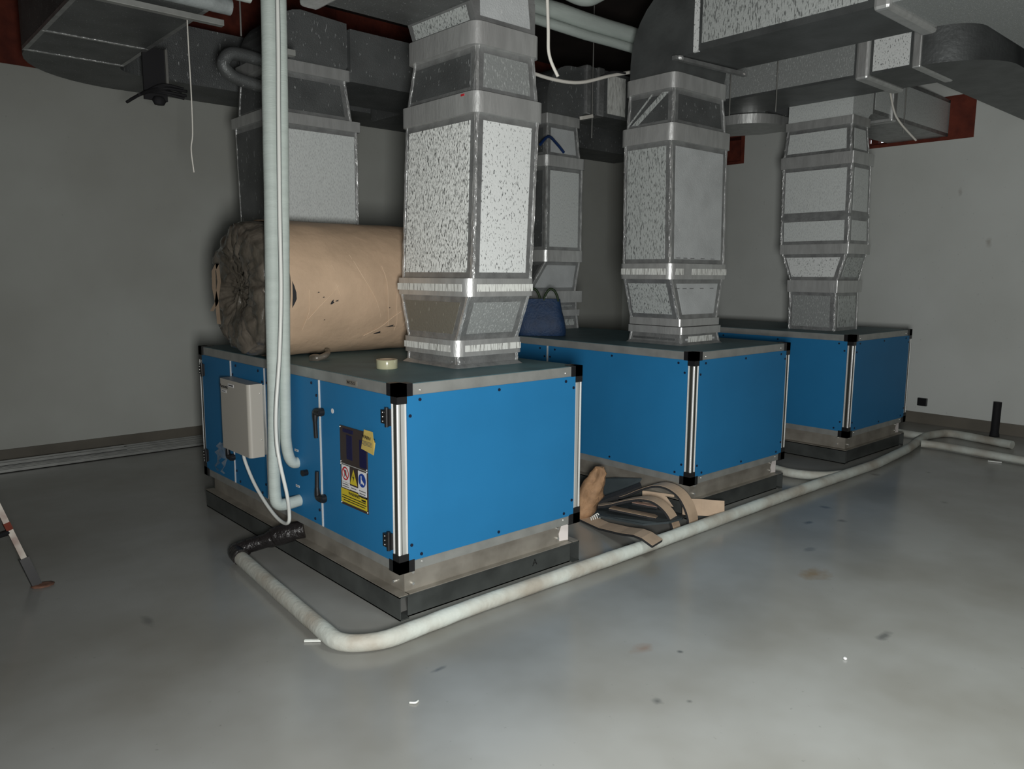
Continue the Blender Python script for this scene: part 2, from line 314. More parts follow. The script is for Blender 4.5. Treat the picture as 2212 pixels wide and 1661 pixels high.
# ---------------------------------------------------------------- air handling units
W_, H0, ZB = 1.155, 0.85, 0.224
ZT = ZB+H0
def screw(parent, p, n, r=.0075):
    return build('panel_screw', MB().disc(p, n, r, .004, 10), SCREWM, parent)
def make_ahu(label, X, Y, D, divs, detail):
    t = thing('air_handling_unit', label, 'air handling unit', (X, Y, 0), 'blue air handling units in a row')
    B = lambda x0, x1, y0, y1, z0, z1, mb=None: (mb or MB()).box(X+x0, X+x1, Y+y0, Y+y1, z0, z1)
    # steel channel skid, one part per channel
    def cch_y(x, s):   # channel along y, web at x, flanges toward s
        mb = MB(); B(min(x, x+s*.005), max(x, x+s*.005), 0, D, 0, .112, mb)
        for z in (0, .106): B(min(x, x+s*.05), max(x, x+s*.05), 0.0, D, z, z+.006, mb)
        return mb
    def cch_x(y, s):
        mb = MB(); B(.052, W_-.045, min(y, y+s*.005), max(y, y+s*.005), 0, .112, mb)
        for z in (0, .106): B(.052, W_-.045, min(y, y+s*.05), max(y, y+s*.05), z, z+.006, mb)
        return mb
    for mb in (cch_y(-.002, 1), cch_y(W_+.008, -1), cch_x(.017, 1), cch_x(D-.01, -1)): build('skid_channel', mb, STEEL, t)
    # galvanised base frame
    mb = MB()
    B(.045, W_-.045, .032, .036, .117, ZB, mb); B(.045, W_-.045, .0, .036, .113, .117, mb)
    B(.045, .049, .036, D-.03, .117, ZB, mb); B(-.004, .049, .0, D, .113, .117, mb)
    B(W_-.049, W_-.045, .036, D-.03, .117, ZB, mb); B(W_-.049, W_+.004, .0, D, .113, .117, mb)
    B(.045, W_-.045, D-.036, D-.032, .117, ZB, mb)
    bf = build('base_frame', mb, GALV, t)
    for dx in (.085,):
        for z in (.15, .205):
            build('bolt', MB().tube([(X+dx, Y+.032, z), (X+dx, Y+.018, z)], .007, 8), BOLT, bf)
            build('bolt', MB().tube([(X+.045, Y+.1, z), (X+.03, Y+.1, z)], .007, 8), BOLT, bf)
            build('bolt', MB().tube([(X+1.02, Y+.032, z), (X+1.02, Y+.018, z)], .007, 8), BOLT, bf)
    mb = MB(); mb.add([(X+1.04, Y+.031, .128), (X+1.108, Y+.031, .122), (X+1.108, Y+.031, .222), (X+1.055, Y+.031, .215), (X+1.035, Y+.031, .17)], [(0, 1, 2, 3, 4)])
    build('white_patch', mb, WHITEPATCH, t, label='bright white patch at the end of the base frame')  # flat pale polygon on the right end of the base frame
    # rails top and bottom
    for z0, z1, m_ in ((ZB, ZB+.052, GALV2), (ZT-.052, ZT, GALV2)):
        for (a, b_, c, d) in ((0, W_, 0, .045), (0, W_, D-.045, D), (0, .045, .045, D-.045), (W_-.045, W_, .045, D-.045)):
            r = build('frame_rail', B(a, b_, c, d, z0, z1), m_, t)
    for xx in (.12, W_-.12):
        for z in (ZB+.03, ZT-.03): build('rivet', MB().ball((X+xx, Y, z), .005), BOLT, r)
    # top sheet and floor tray
    build('top_panel', B(.006, W_-.006, .006, D-.006, ZT-.004, ZT+.002), TOPM, t)
    # corner posts with ridges and grooves
    def post(px, py, sx, sy):
        mb = MB(); B(min(px, px+sx*.044), max(px, px+sx*.044), min(py, py+sy*.044), max(py, py+sy*.044), ZB+.08, ZT-.08, mb)
        p = build('corner_post', mb, ALU, t)
        g = MB(); e = .0012
        for o_ in (.013,):
            a, b_ = px+sx*(o_), px+sx*(o_+(.003 if detail else .016)); c = py-sy*e; B(min(a, b_), max(a, b_), min(py, c), max(py, c), ZB+.08, ZT-.08, g)
            a, b_ = py+sy*(o_-.003), py+sy*(o_+.018); c = px-sx*e; B(min(px, c), max(px, c), min(a, b_), max(a, b_), ZB+.08, ZT-.08, g)
        build('groove', g, GROOVE, p)
        g = MB(); e = .004
        for o_ in (0.0, .039):
            a, b_ = px+sx*o_, px+sx*(o_+.0045); c = py-sy*e; B(min(a, b_), max(a, b_), min(py, c), max(py, c), ZB+.08, ZT-.08, g)
            a, b_ = py+sy*o_, py+sy*(o_+.0045); c = px-sx*e; B(min(px, c), max(px, c), min(a, b_), max(a, b_), ZB+.08, ZT-.08, g)
        build('ridge', g, ALU_RIDGE, p)
        for z0, z1, zl in ((ZT-.052, ZT+.004, ZT-.084), (ZB-.004, ZB+.052, ZB+.084)):
            mb = MB(); q = .005
            a, b_ = px-sx*q, px+sx*.078; c, d = py-sy*q, py+sy*.046
            B(min(a, b_), max(a, b_), min(c, d), max(c, d), z0, z1, mb)
            a, b_ = px-sx*q, px+sx*.046; c, d = py-sy*q, py+sy*.078
            B(min(a, b_), max(a, b_), min(c, d), max(c, d), z0, z1, mb)
            a, b_ = px-sx*q, px+sx*.047; c, d = py-sy*q, py+sy*.047
            B(min(a, b_), max(a, b_), min(c, d), max(c, d), min(z1, zl) if zl < z0 else z0, max(z0, zl) if zl > z1 else z1, mb)
            build('corner_cap', mb, BLACKP, t)
    post(0, 0, 1, 1); post(W_, 0, -1, 1); post(0, D, 1, -1); post(W_, D, -1, -1)
    z0, z1 = ZB+.046, ZT-.05
    # end panel facing the aisle, and opposite end
    pn = build('side_panel', B(.046, W_-.046, -.004, .02, z0, z1), BLUE, t)
    for xx, zz in ((.115, z1-.022), (W_/2, z1-.022), (W_-.12, z1-.022), (.115, z0+.022), (W_/2, z0+.022), (W_-.12, z0+.022),
                   (.062, z1-.09), (.062, z0+.075), (W_-.062, z1-.06), (W_-.062, z0+.085)):
        screw(pn, (X+xx, Y-.004, zz), (0, -1, 0))
    build('side_panel', B(.046, W_-.046, D-.02, D+.004, z0, z1), BLUE, t)
    build('long_panel', B(W_-.02, W_+.004, .046, D-.046, z0, z1), BLUE, t)
    ys = [.046]+[v for d in divs for v in (d-.009, d+.009)]+[D-.046]
    for i in range(0, len(ys), 2):
        y0, y1 = ys[i], ys[i+1]; door = detail and (i in (0, len(ys)-2))
        p = build('door' if door else 'long_panel', B(-.004, .02, y0, y1, z0, z1), BLUE, t)
        if not door:
            for yy, zz in ((y0+.07, z1-.022), (y1-.07, z1-.022), (y0+.02, z1-.08), (y1-.02, z1-.08), (y0+.07, z0+.022), (y1-.07, z0+.022), (y0+.02, z0+.08), (y1-.02, z0+.08)) + ((((y0+y1)/2, z1-.022), ((y0+y1)/2, z0+.022)) if y1-y0 > .8 else ()):
                screw(p, (X-.004, Y+yy, zz), (-1, 0, 0))
    for d in divs:
        mb = MB(); B(-.002, .02, d-.009, d+.009, z0, z1, mb); m_ = build('mullion', mb, ALU, t)
        mb = MB(); B(-.007, -.002, d-.007, d-.002, z0, z1, mb); B(-.007, -.002, d+.003, d+.006, z0, z1, mb)
        build('ridge', mb, ALU_RIDGE, m_)
    return t
UD = 2.32
u1 = make_ahu('blue air handling unit nearest the camera, with control box and warning plate on its side', 0, 0, UD, (.694, 1.33, 1.805), True)
u2 = make_ahu('middle blue air handling unit of the row, with the blue bag on top', 2.218, .034, UD+.04, (1.307,), False)
u3 = make_ahu('farthest blue air handling unit, in shade next to the right wall', 4.455, .067, UD, (1.30,), False)

# door handles and hinges of the near unit
def handle(y, zt, up, s=-1):
    zz = lambda a: zt-a if not up else zt+a
    h = MB().disc((-.004, y+s*.035, zz(0)), (-1, 0, 0), .021, .026, 16)
    path = fillet([(-.020, y+s*.052, zz(0)), (-.026, y, zz(0)), (-.030, y-.002, zz(.04)), (-.026, y, zz(.135))], .016)
    h.tube(path, [.020-.010*i/(len(path)-1) for i in range(len(path))], 12)
    return build('door_handle', h, BLACKP, u1)
handle(.70, .868, False); handle(.70, .425, True); handle(1.845, .86, False); handle(1.845, .43, True)
for y, z in ((.062, .89), (.062, .325), (2.25, .89), (2.25, .325)):
    mb = MB().box(-.022, -.003, y+.006, y+.038, z+.008, z+.068); mb.tube([(-.016, y, z-.006), (-.016, y, z+.082)], .009, 10)
    mb.box(-.014, -.003, y-.018, y, z+.0, z+.076)
    h = build('hinge', mb, BLACKP, u1)
    for dz in (.018, .038, .058): build('hinge_screw', MB().ball((-.022, y+.022, z+dz), .0035), BOLT, h)
build('drain_knob', MB().tube([(-.004, .852, .522), (-.034, .846, .522)], .016, 14).disc((-.004, .852, .522), (-1, 0, 0), .012, .01), BLACKP, u1, label='round black stub between the pipe ports')
build('white_dot_sticker', MB().disc((-.004, .565, .886), (-1, 0, 0), .0125, .0012, 18), WHITEP, u1)
for z in (.62, .425):
    s_l = build('port_sticker', MB().box(-.0055, -.004, .945, .985, z-.006, z+.006), WHITEP, u1)
    build('print', MB().box(-.0062, -.0055, .95, .98, z-.0015, z+.0012), INKG, s_l)
lab = build('serial_label', MB().box(-.0015, -.0003, .335, .43, 1.032, 1.056), GALV, u1)
text('lettering', 'W17515', .021, INK, lab, (-.0025, .424, 1.037), (0, -1, 0), (0, 0, 1))
text('chalk_mark', 'A', .05, INK, u1, (.83, .0165, .045), (1, 0, .1), (0, 0, 1))

# warning plate
pl = build('nameplate', MB().box(-.008, -.004, .245, .492, .44, .83), PLATE, u1, label='dark plate with pictograms and a yellow warning box')
def U(u, z0, u1_, z1, m_, e=.0015, nm='print'):
    y0 = .492-u*.247; y1 = .492-u1_*.247
    return build(nm, MB().box(-.008-e, -.008, y1, y0, z0, z1), m_, pl)
U(.0, .642, 1, .646, ALU, .001, 'plate_edge')
U(.25, .672, .46, .79, NAVY); U(.73, .655, .97, .785, NAVY)
U(.12, .80, .5, .818, NAVY)
U(.045, .555, .335, .638, WHITEP); U(.335, .527, .655, .548, WHITEP); U(.665, .55, .965, .636, WHITEP)
U(.045, .525, .335, .553, WHITEP); U(.665, .51, .965, .55, WHITEP)
U(.01, .453, .965, .520, YEL)
def yz(u, z, e): return (-.008-e, .492-u*.247, z)
def ring(uc, zc, r0, r1, m_, e):
    mb = MB(); n = 28; vs = []; fs = []
    for k in range(n):
        a = 2*math.pi*k/n
        for r in (r0, r1): vs.append((-.008-e, .492-uc*.247+r*math.cos(a), zc+r*math.sin(a)))
    for k in range(n):
        j = (k+1) % n; fs.append((2*k, 2*k+1, 2*j+1, 2*j))
    build('pictogram', mb.add(vs, fs), m_, pl)
ring(.19, .598, .026, .033, RED, .0022); ring(.815, .594, .0001, .033, BLUEP, .0022)
build('pictogram', MB().add([yz(.10, .618, .0023), yz(.13, .624, .0023), yz(.285, .578, .0023), yz(.26, .572, .0023)], [(0, 1, 2, 3)]), RED, pl)
build('pictogram', MB().add([yz(.15, .615, .002), yz(.23, .615, .002), yz(.235, .58, .002), yz(.2, .59, .002), yz(.15, .577, .002)], [(0, 1, 2, 3, 4)]), INKG, pl)
build('pictogram', MB().add([yz(.77, .615, .0026), yz(.80, .615, .0026), yz(.80, .598, .0026), yz(.89, .582, .0026), yz(.885, .573, .0026), yz(.80, .58, .0026), yz(.77, .572, .0026)], [(0, 1, 2, 3, 4, 5, 6)]), WHITEP, pl)
build('pictogram', MB().add([yz(.36, .556, .002), yz(.64, .556, .002), yz(.50, .632, .002)], [(0, 1, 2)]), YEL, pl)
build('pictogram', MB().add([yz(.50, .612, .0025), yz(.455, .588, .0025), yz(.49, .588, .0025), yz(.475, .565, .0025), yz(.53, .595, .0025), yz(.50, .595, .0025)], [(0, 1, 2, 3, 4, 5)]), INK, pl)
for (u0, z, u1_) in ((.07, .545, .30), (.07, .534, .32), (.40, .538, .59), (.69, .541, .94), (.71, .528, .92), (.69, .517, .94)):
    U(u0, z-.002, u1_, z+.002, INKG, .0022, 'text_line')
text('lettering', 'WARNING', .021, INK, pl, (-.0102, .492-.30*.247, .500), (0, -1, 0), (0, 0, 1))
for (u0, z, u1_) in ((.06, .488, .93), (.04, .476, .95), (.10, .465, .9)): U(u0, z-.002, u1_, z+.002, INK, .0022, 'text_line')
U(.78, .494, .93, .502, INK, .0022, 'text_line')
for u in (.02, .985):
    for z in (.822, .652, .64, .448): build('plate_rivet', MB().ball((-.009, .492-u*.247, z), .004), BOLT, pl)
# yellow tag, slightly lifted
tg = thing('warning_tag', 'yellow paper WARNING tag over the corner of the dark plate', 'tag', (-.012, .22, .79))
tv = [(-.012, .262, .842), (-.013, .185, .842), (-.020, .168, .812), (-.017, .158, .795), (-.018, .172, .737), (-.013, .288, .748), (-.012, .275, .80), (-.012, .266, .82)]
mb = MB().loft([[(x+.0008, y, z) for x, y, z in tv], tv]); build('paper', mb, YELT, tg)
text('lettering', 'WARNING', .0235, INK, tg, (-.0175, .272, .804), (0, -1, -.06), (0, 0, 1))
for k, z in enumerate((.790, .784, .778, .772)): build('text_line', MB().box(-.0192, -.018, .185, .27-.012*(k % 2), z-.001, z+.001), INKG, tg)

# ---------------------------------------------------------------- control box on unit 1
cb = thing('control_box', 'beige metal control box fixed to the side of the nearest unit', 'control box', (-.01, 1.53, .52))
def rr_poly(x0, x1, y0, y1, r, n=6, corners=(1, 1, 1, 1)):
    P = []
    for (cx, cy, a0, on) in ((x0+r, y0+r, 180, corners[0]), (x1-r, y0+r, 270, corners[1]), (x1-r, y1-r, 0, corners[2]), (x0+r, y1-r, 90, corners[3])):
        if not on:
            P.append((x0 if a0 in (180, 90) else x1, y0 if a0 in (180, 270) else y1)); continue
        for k in range(n+1):
            a = math.radians(a0+90*k/n); P.append((cx+r*math.cos(a), cy+r*math.sin(a)))
    return P
poly = rr_poly(-.105, -.02, 1.33, 1.735, .022, 6, (1, 0, 0, 1))
build('cover', MB().prism(poly, 'z', .522, .938), BEIGE, cb)
build('back_plate', MB().box(-.02, -.0045, 1.34, 1.725, .53, .93), GALV2, cb)
for z in (.62, .885): build('cover_screw', MB().ball((-.035, 1.329, z), .005), BOLT, cb)
text('lettering', 'Panasonic', .03, INK, cb, (-.1058, 1.722, .885), (0, -1, 0), (0, 0, 1))
st = build('sticker', MB().box(-.1062, -.105, 1.52, 1.60, .900, .918), WHITEP, cb); build('text_line', MB().box(-.107, -.1062, 1.53, 1.59, .906, .912), INK, st)
st = build('sticker', MB().box(-.1062, -.105, 1.63, 1.70, .858, .874), WHITEP, cb); build('text_line', MB().box(-.107, -.1062, 1.645, 1.69, .864, .868), INKG, st)
# torn clear film hanging under it
mb = MB(); g = 9
vs = [(-.02-.05*abs(noise.noise(Vector((i*.5, j*.5, 2)))), 1.98-.03*i+.03*noise.noise(Vector((i*.4, j*.4, 0)))+.012*j, .50-.024*j-.02*noise.noise(Vector((i*.6, j*.3, 5)))) for i in range(6) for j in range(g)]
fs = [(i*g+j, i*g+j+1, (i+1)*g+j+1, (i+1)*g+j) for i in range(5) for j in range(g-1) if not ((i in (2, 3)) and j > 3)]
single('torn_film', mb.add(vs, fs, True), FILM, 'torn clear plastic film dangling from the lower left of the control box', 'plastic film', (-.02, 1.9, .5))

# ---------------------------------------------------------------- ducts
def rect_off(r, d): return (r[0]-d, r[1]+d, r[2]-d, r[3]+d)
def lerp_rect(a, b, t): return tuple(a[i]*(1-t)+b[i]*t for i in range(4))
def ring_pts(r, z, rad, n=5): return [(x, y, z) for x, y in rr_poly(r[0], r[1], r[2], r[3], rad, n)]
def section(parent, r0, z0, r1, z1, fx=FOIL_FIELD, fy=FOIL_FIELD, mgn=.045, edge=True, body=FOIL_TAPE, mtop=.03):
    """one length of insulated duct: taped body, foil facings on its four sides, crinkled tape on its corners"""
    s = build('duct_section', MB().prismoid(r0, z0, r1, z1), body, parent)
    h = z1-z0
    def q(t): return lerp_rect(r0, r1, t)
    ta, tb = min(.45, mtop/h), 1-min(.45, mtop/h)
    def quad(side, m_):
        e = .0018; vs = []
        for t in (ta, tb):
            r = q(t); z = z0+h*t
            P = {'-x': [(r[0], r[2]+mgn), (r[0], r[3]-mgn*.6)], '+x': [(r[1], r[2]+mgn), (r[1], r[3]-mgn)],
                 '-y': [(r[0]+mgn, r[2]), (r[1]-mgn, r[2])], '+y': [(r[0]+mgn, r[3]), (r[1]-mgn, r[3])]}[side]
            d = {'-x': (-e, 0), '+x': (e, 0), '-y': (0, -e), '+y': (0, e)}[side]
            vs.append([(P[0][0], P[0][1], z), (P[1][0], P[1][1], z)]); vs.append([(P[0][0]+d[0], P[0][1]+d[1], z), (P[1][0]+d[0], P[1][1]+d[1], z)])
        a, b_, c, d_ = vs
        ringb = [a[0], a[1], b_[1], b_[0]]; ringt = [c[0], c[1], d_[1], d_[0]]
        build('foil_facing', MB().loft([ringb, ringt]), m_, s)
    quad('-x', fx); quad('-y', fy); quad('+x', fx); quad('+y', fy)
    if edge:
        for ix, iy in ((0, 2), (1, 2), (0, 3)):
            sx = 1 if ix == 0 else -1; sy = 1 if iy == 2 else -1; rings = []
            n = max(6, int(h/.03))
            for k in range(n+1):
                t = k/n; r = q(t); x, y = r[ix], r[iy]; z = z0+h*t; e = .0025+.002*noise.noise(Vector((x*3, y*3, z*40))); wd = .013+.007*noise.noise(Vector((x, y*5, z*25)))
                rings.append([(x-sx*e, y-sy*e, z), (x+sx*wd, y-sy*e, z), (x+sx*wd, y+sy*.001, z), (x+sx*.001, y+sy*.001, z), (x+sx*.001, y+sy*wd, z), (x-sx*e, y+sy*wd, z)])
            build('corner_tape', MB().loft(rings), FOIL_EDGE, s)
    return s
def band(parent, r, z0, z1, out=.028, rad=.055, strip=False, m_=FOIL_BAND):
    R = rect_off(r, out); h = z1-z0
    b_ = build('flange_band', MB().loft([ring_pts(R, z0, rad), ring_pts(R, z1, rad)], True, True), m_, parent)
    for p in b_.data.polygons:
        if len(p.vertices) > 6: p.use_smooth = False
    sh = b_.modifiers.new('edge', 'EDGE_SPLIT'); sh.split_angle = math.radians(50)
    if strip:
        e = .002; zc0, zc1 = z0+h*.28, z0+h*.68
        mb = MB().box(R[0]-e, R[0], R[2]+.05, R[3]-.03, zc0, zc1); build('pale_strip', mb, FOIL_STRIP, b_)
        if strip == 2:
            build('pale_strip', MB().box(R[0]+.045, R[0]+.13, R[2]-e, R[2], zc0, zc1), FOIL_STRIP, b_)
            build('pale_strip', MB().box(R[0]+.23, R[1]-.03, R[2]-e, R[2], zc0, zc1), FOIL_STRIP, b_)
        else: build('pale_strip', MB().box(R[0]+.06, R[1]-.03, R[2]-e, R[2], zc0, zc1), FOIL_STRIP, b_)
    return b_
def arc(cx, cy, r, a0, a1, n=10): return [(cx+r*math.cos(math.radians(a0+(a1-a0)*k/n)), cy+r*math.sin(math.radians(a0+(a1-a0)*k/n))) for k in range(n+1)]
def hbox(name, parent, x0, x1, y0, y1, z0, z1, m_, face=None, fm=FOIL_SPOT2, mg=.035):
    s = build(name, MB().box(x0, x1, y0, y1, z0, z1), m_, parent); e = .0018
    if face == '-x': build('foil_facing', MB().box(x0-e, x0, y0+mg, y1-mg, z0+mg, z1-mg), fm, s)
    if face == '-y': build('foil_facing', MB().box(x0+mg, x1-mg, y0-e, y0, z0+mg, z1-mg), fm, s)
    return s

# duct 1 - front riser on the near unit
d1 = thing('insulated_duct', 'bright foil-wrapped duct rising from the front of the nearest unit', 'duct', (.78, .54, ZT), 'foil-wrapped ducts')
r_b = (.565, .985, .305, .765); r_a = (.572, .985, .318, .752)
section(d1, rect_off(r_b, -.005), ZT+.002, r_a, 1.135, FOIL_TAPE, FOIL_TAPE, edge=True, body=FOIL_TAPE)
build('sealing_skirt', MB().loft([ring_pts(rect_off(r_b, .02), ZT+.002, .02), ring_pts(rect_off(r_b, .0), ZT+.02, .02)], True), FOIL_TAPE, d1)
band(d1, r_a, 1.135, 1.218, strip=1)
r_t = (.578, .992, .235, .825)
section(d1, r_a, 1.218, r_t, 1.44, FOIL_BROWN, FOIL_MID, mgn=.05)
band(d1, (.582, .992, .235, .825), 1.44, 1.53, strip=1)
r_c = (.591, .99, .218, .83); r_d = (.609, 1.018, .207, .80)
section(d1, r_c, 1.53, r_d, 2.32, FOIL_FIELD, FOIL_SPOT)
band(d1, r_d, 2.32, 2.418)
section(d1, (.612, 1.016, .215, .79), 2.418, (.64, 1.012, .24, .765), 2.64, FOIL_SHADED, FOIL_MID)
band(d1, (.63, 1.012, .235, .77), 2.64, 2.745)
poly = [(.635, 2.745), (.60, 2.835), (.60, 3.32)]+[(x, z) for x, z in arc(.62, 2.88, .40, 85, 0, 8)]+[(1.02, 2.745)]
s = build('elbow', MB().prism(poly, 'y', .24, .765), FOIL_TAPE, d1)
build('foil_facing', MB().prism([(.66, 2.78), (.65, 3.2), (.86, 3.14), (.96, 2.98), (.985, 2.78)], 'y', .2382, .24), FOIL_DULL, s)
build('foil_facing', MB().add([(.627, .28, 2.76), (.603, .28, 2.825), (.603, .73, 2.825), (.627, .73, 2.76)], [(0, 1, 2, 3)]), FOIL_SPOT2, s)
hbox('horizontal_run', d1, -2.6, .60, .24, .765, 2.835, 3.32, FOIL_SHADED, '-y', FOIL_SHADED)
build('flange_band', MB().box(.0, .10, .21, .80, 2.805, 3.35), FOIL_BAND, d1, bevel=.02)

# duct 2 - front riser on the middle unit
d2 = thing('insulated_duct', 'foil-wrapped duct rising from the front of the middle unit and bending towards the camera', 'duct', (2.77, .6, ZT), 'foil-wrapped ducts')
r_b = (2.552, 2.985, .385, .825)
section(d2, rect_off(r_b, .01), ZT+.002, r_b, 1.15, FOIL_SHADED, FOIL_DULL, mgn=.05)
build('sealing_skirt', MB().loft([ring_pts(rect_off(r_b, .03), ZT+.002, .02), ring_pts(rect_off(r_b, .008), ZT+.02, .02)], True), FOIL_TAPE, d2)
build('pale_strip', MB().box(2.62, 2.9, .372, .376, 1.095, 1.135), FOIL_STRIP, d2)
band(d2, r_b, 1.15, 1.2, out=.02, rad=.02); band(d2, (2.545, 2.99, .395, .82), 1.205, 1.255, out=.015, rad=.02)
section(d2, (2.537, 2.99, .40, .82), 1.255, (2.455, 3.055, .412, .82), 1.525, FOIL_SPOT2, FOIL_DULL, mgn=.05)
band(d2, (2.448, 3.062, .412, .82), 1.525, 1.63, strip=2)
section(d2, (2.438, 3.07, .413, .818), 1.63, (2.428, 3.065, .426, .822), 2.425, FOIL_SPOT2, FOIL_DULL)
band(d2, (2.428, 3.065, .426, .822), 2.425, 2.535)
section(d2, (2.445, 3.045, .43, .82), 2.535, (2.464, 3.025, .447, .822), 2.762, FOIL_SHADED, FOIL_SHADED)
for k, (ya, yb, wd) in enumerate(((.47, .72, .055), (.60, .80, .014))):
    build('reinforcing_strip', MB().add([(2.443, ya, 2.74), (2.443, ya+wd, 2.745), (2.437, yb+wd, 2.56), (2.437, yb, 2.555)], [(0, 1, 2, 3)]), FOIL_SPOT2, d2)
band(d2, (2.464, 3.025, .447, .822), 2.762, 2.86)
poly = [(.447, 2.86), (.43, 2.945), (.28, 2.955), (.28, 3.47)]+arc(.33, 2.97, .49, 95, 0, 9)+[(.822, 2.86)]
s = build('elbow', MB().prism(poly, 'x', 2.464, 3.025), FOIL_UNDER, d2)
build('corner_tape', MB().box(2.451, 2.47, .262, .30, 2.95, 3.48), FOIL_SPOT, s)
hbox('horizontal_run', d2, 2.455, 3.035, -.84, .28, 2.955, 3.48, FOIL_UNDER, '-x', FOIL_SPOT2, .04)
build('flange_band', MB().box(2.425, 3.065, -.93, -.84, 2.925, 3.51), FOIL_BAND, d2, bevel=.02)
# elbow turning to the right, seen from below
def plan_elbow(parent, cx, cy, r0, r1, a0, a1, z0, z1, m_, n=10):
    poly = arc(cx, cy, r1, a0, a1, n)+arc(cx, cy, r0, a1, a0, n); return build('elbow', MB().prism(poly, 'z', z0, z1), m_, parent)
plan_elbow(d2, 3.235, -.93, .20, .78, 180, 270, 2.955, 3.48, FOIL_MID, 40)
hbox('horizontal_run', d2, 3.235, XR-.004, -1.71, -1.13, 2.955, 3.48, FOIL_MID)

for z, y in ((1.665, .4105), (1.46, .4085)):
    for xx in (2.50, 2.58, 2.66, 2.78, 2.90):
        build('printed_mark', MB().box(xx, xx+.045, y-.0015, y, z, z+.004), INKG, d2)
build('printed_mark', MB().box(2.83, 2.834, .4185, .42, 1.93, 1.985), INKG, d2)
build('red_mark', MB().box(.578, .582, .265, .29, 2.402, 2.411), RED, d1)
# duct 3 - front riser on the far unit
d3 = thing('insulated_duct', 'foil-wrapped duct rising from the farthest unit to the opening in the right wall', 'duct', (5.0, .6, ZT), 'foil-wrapped ducts')
r_b = (4.785, 5.21, .39, .825)
section(d3, r_b, ZT+.002, (4.782, 5.21, .40, .83), 1.41, FOIL_MID, FOIL_SPOT2, mgn=.05)
band(d3, (4.785, 5.205, .40, .83), 1.41, 1.515, out=.025, rad=.012)
section(d3, (4.79, 5.2, .395, .84), 1.515, (4.80, 5.185, .335, .93), 1.745, FOIL_SPOT, FOIL_SPOT2)
band(d3, (4.80, 5.18, .33, .94), 1.745, 1.83, out=.02, rad=.012)
section(d3, (4.797, 5.178, .322, .95), 1.83, (4.799, 5.165, .328, .96), 2.06, FOIL_WEAVE, FOIL_WEAVE)
build('foil_joint_tape', MB().prismoid((4.797, 5.167, .326, .965), 2.045, (4.797, 5.167, .326, .965), 2.095), FOIL_TAPE, d3)
section(d3, (4.799, 5.165, .328, .96), 2.08, (4.802, 5.15, .335, .97), 2.50, FOIL_WEAVE, FOIL_WEAVE)
band(d3, (4.802, 5.148, .338, .972), 2.50, 2.60, out=.022, rad=.015)
section(d3, (4.804, 5.138, .352, .97), 2.60, (4.825, 5.118, .372, .958), 2.83, FOIL_WEAVE, FOIL_WEAVE)
band(d3, (4.827, 5.116, .374, .958), 2.83, 2.90, out=.02, rad=.015)
poly = [(4.827, 2.90), (4.827, 3.1)]+arc(5.13, 3.08, .30, 180, 95, 8)+[(5.2, 3.38), (5.2, 2.97)]+arc(5.2, 2.87, .085, 90, 160, 5)
s = build('elbow', MB().prism(poly, 'y', .374, .958), FOIL_WEAVE, d3)
hbox('horizontal_run', d3, 5.2, XR+.1, .374, .958, 2.965, 3.33, FOIL_TAPE, '-y', FOIL_WEAVE)
build('flange_band', MB().box(5.55, 5.64, .35, .98, 2.94, 3.355), FOIL_BAND, d3, bevel=.015)

# long duct running past duct 3 towards the camera, curving to the right wall
d4 = thing('insulated_duct', 'long horizontal foil-wrapped duct under the ceiling, curving to the right wall', 'duct', (4.35, .6, 3.04), 'foil-wrapped ducts')
X0, X1, Z0, Z1 = 4.12, 4.72, 3.025, 3.50
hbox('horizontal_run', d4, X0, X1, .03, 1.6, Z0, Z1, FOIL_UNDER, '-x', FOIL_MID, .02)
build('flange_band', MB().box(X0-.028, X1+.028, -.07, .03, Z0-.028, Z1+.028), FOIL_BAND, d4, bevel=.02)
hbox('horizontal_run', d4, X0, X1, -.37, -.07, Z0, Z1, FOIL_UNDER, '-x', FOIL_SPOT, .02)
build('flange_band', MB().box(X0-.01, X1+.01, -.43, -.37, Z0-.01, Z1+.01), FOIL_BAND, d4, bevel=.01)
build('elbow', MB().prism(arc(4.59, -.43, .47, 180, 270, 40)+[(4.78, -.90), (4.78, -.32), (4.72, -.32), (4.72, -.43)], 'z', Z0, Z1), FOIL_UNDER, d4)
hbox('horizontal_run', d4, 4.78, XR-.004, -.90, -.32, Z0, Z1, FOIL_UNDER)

# rear riser on the near unit
d5 = thing('insulated_duct', 'wide shaded foil duct behind the brown roll and the white pipes', 'duct', (.62, 2.1, ZT), 'foil-wrapped ducts')
Rr = (.325, .96, 1.91, 2.37)
section(d5, (.325, .96, 1.91, 2.30), ZT+.002, Rr, 2.48, FOIL_SHADED, FOIL_WEAVE, mgn=.02)
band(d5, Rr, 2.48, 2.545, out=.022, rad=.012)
section(d5, (.345, .935, 1.93, 2.36), 2.545, (.36, .90, 1.94, 2.34), 2.80, FOIL_SHADED, FOIL_SHADED)
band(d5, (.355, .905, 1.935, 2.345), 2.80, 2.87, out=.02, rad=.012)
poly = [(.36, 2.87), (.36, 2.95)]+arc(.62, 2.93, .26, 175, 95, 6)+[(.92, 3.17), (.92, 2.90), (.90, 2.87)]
build('elbow', MB().prism(poly, 'y', 1.94, 2.34), FOIL_SHADED, d5)
hbox('horizontal_run', d5, .92, 1.75, 1.90, 2.55, 2.80, 3.13, FOIL_SHADED, '-y', FOIL_SHADED)
hbox('horizontal_run', d5, 1.75, 2.25, 1.90, 3.0, 2.80, 3.13, FOIL_SHADED)

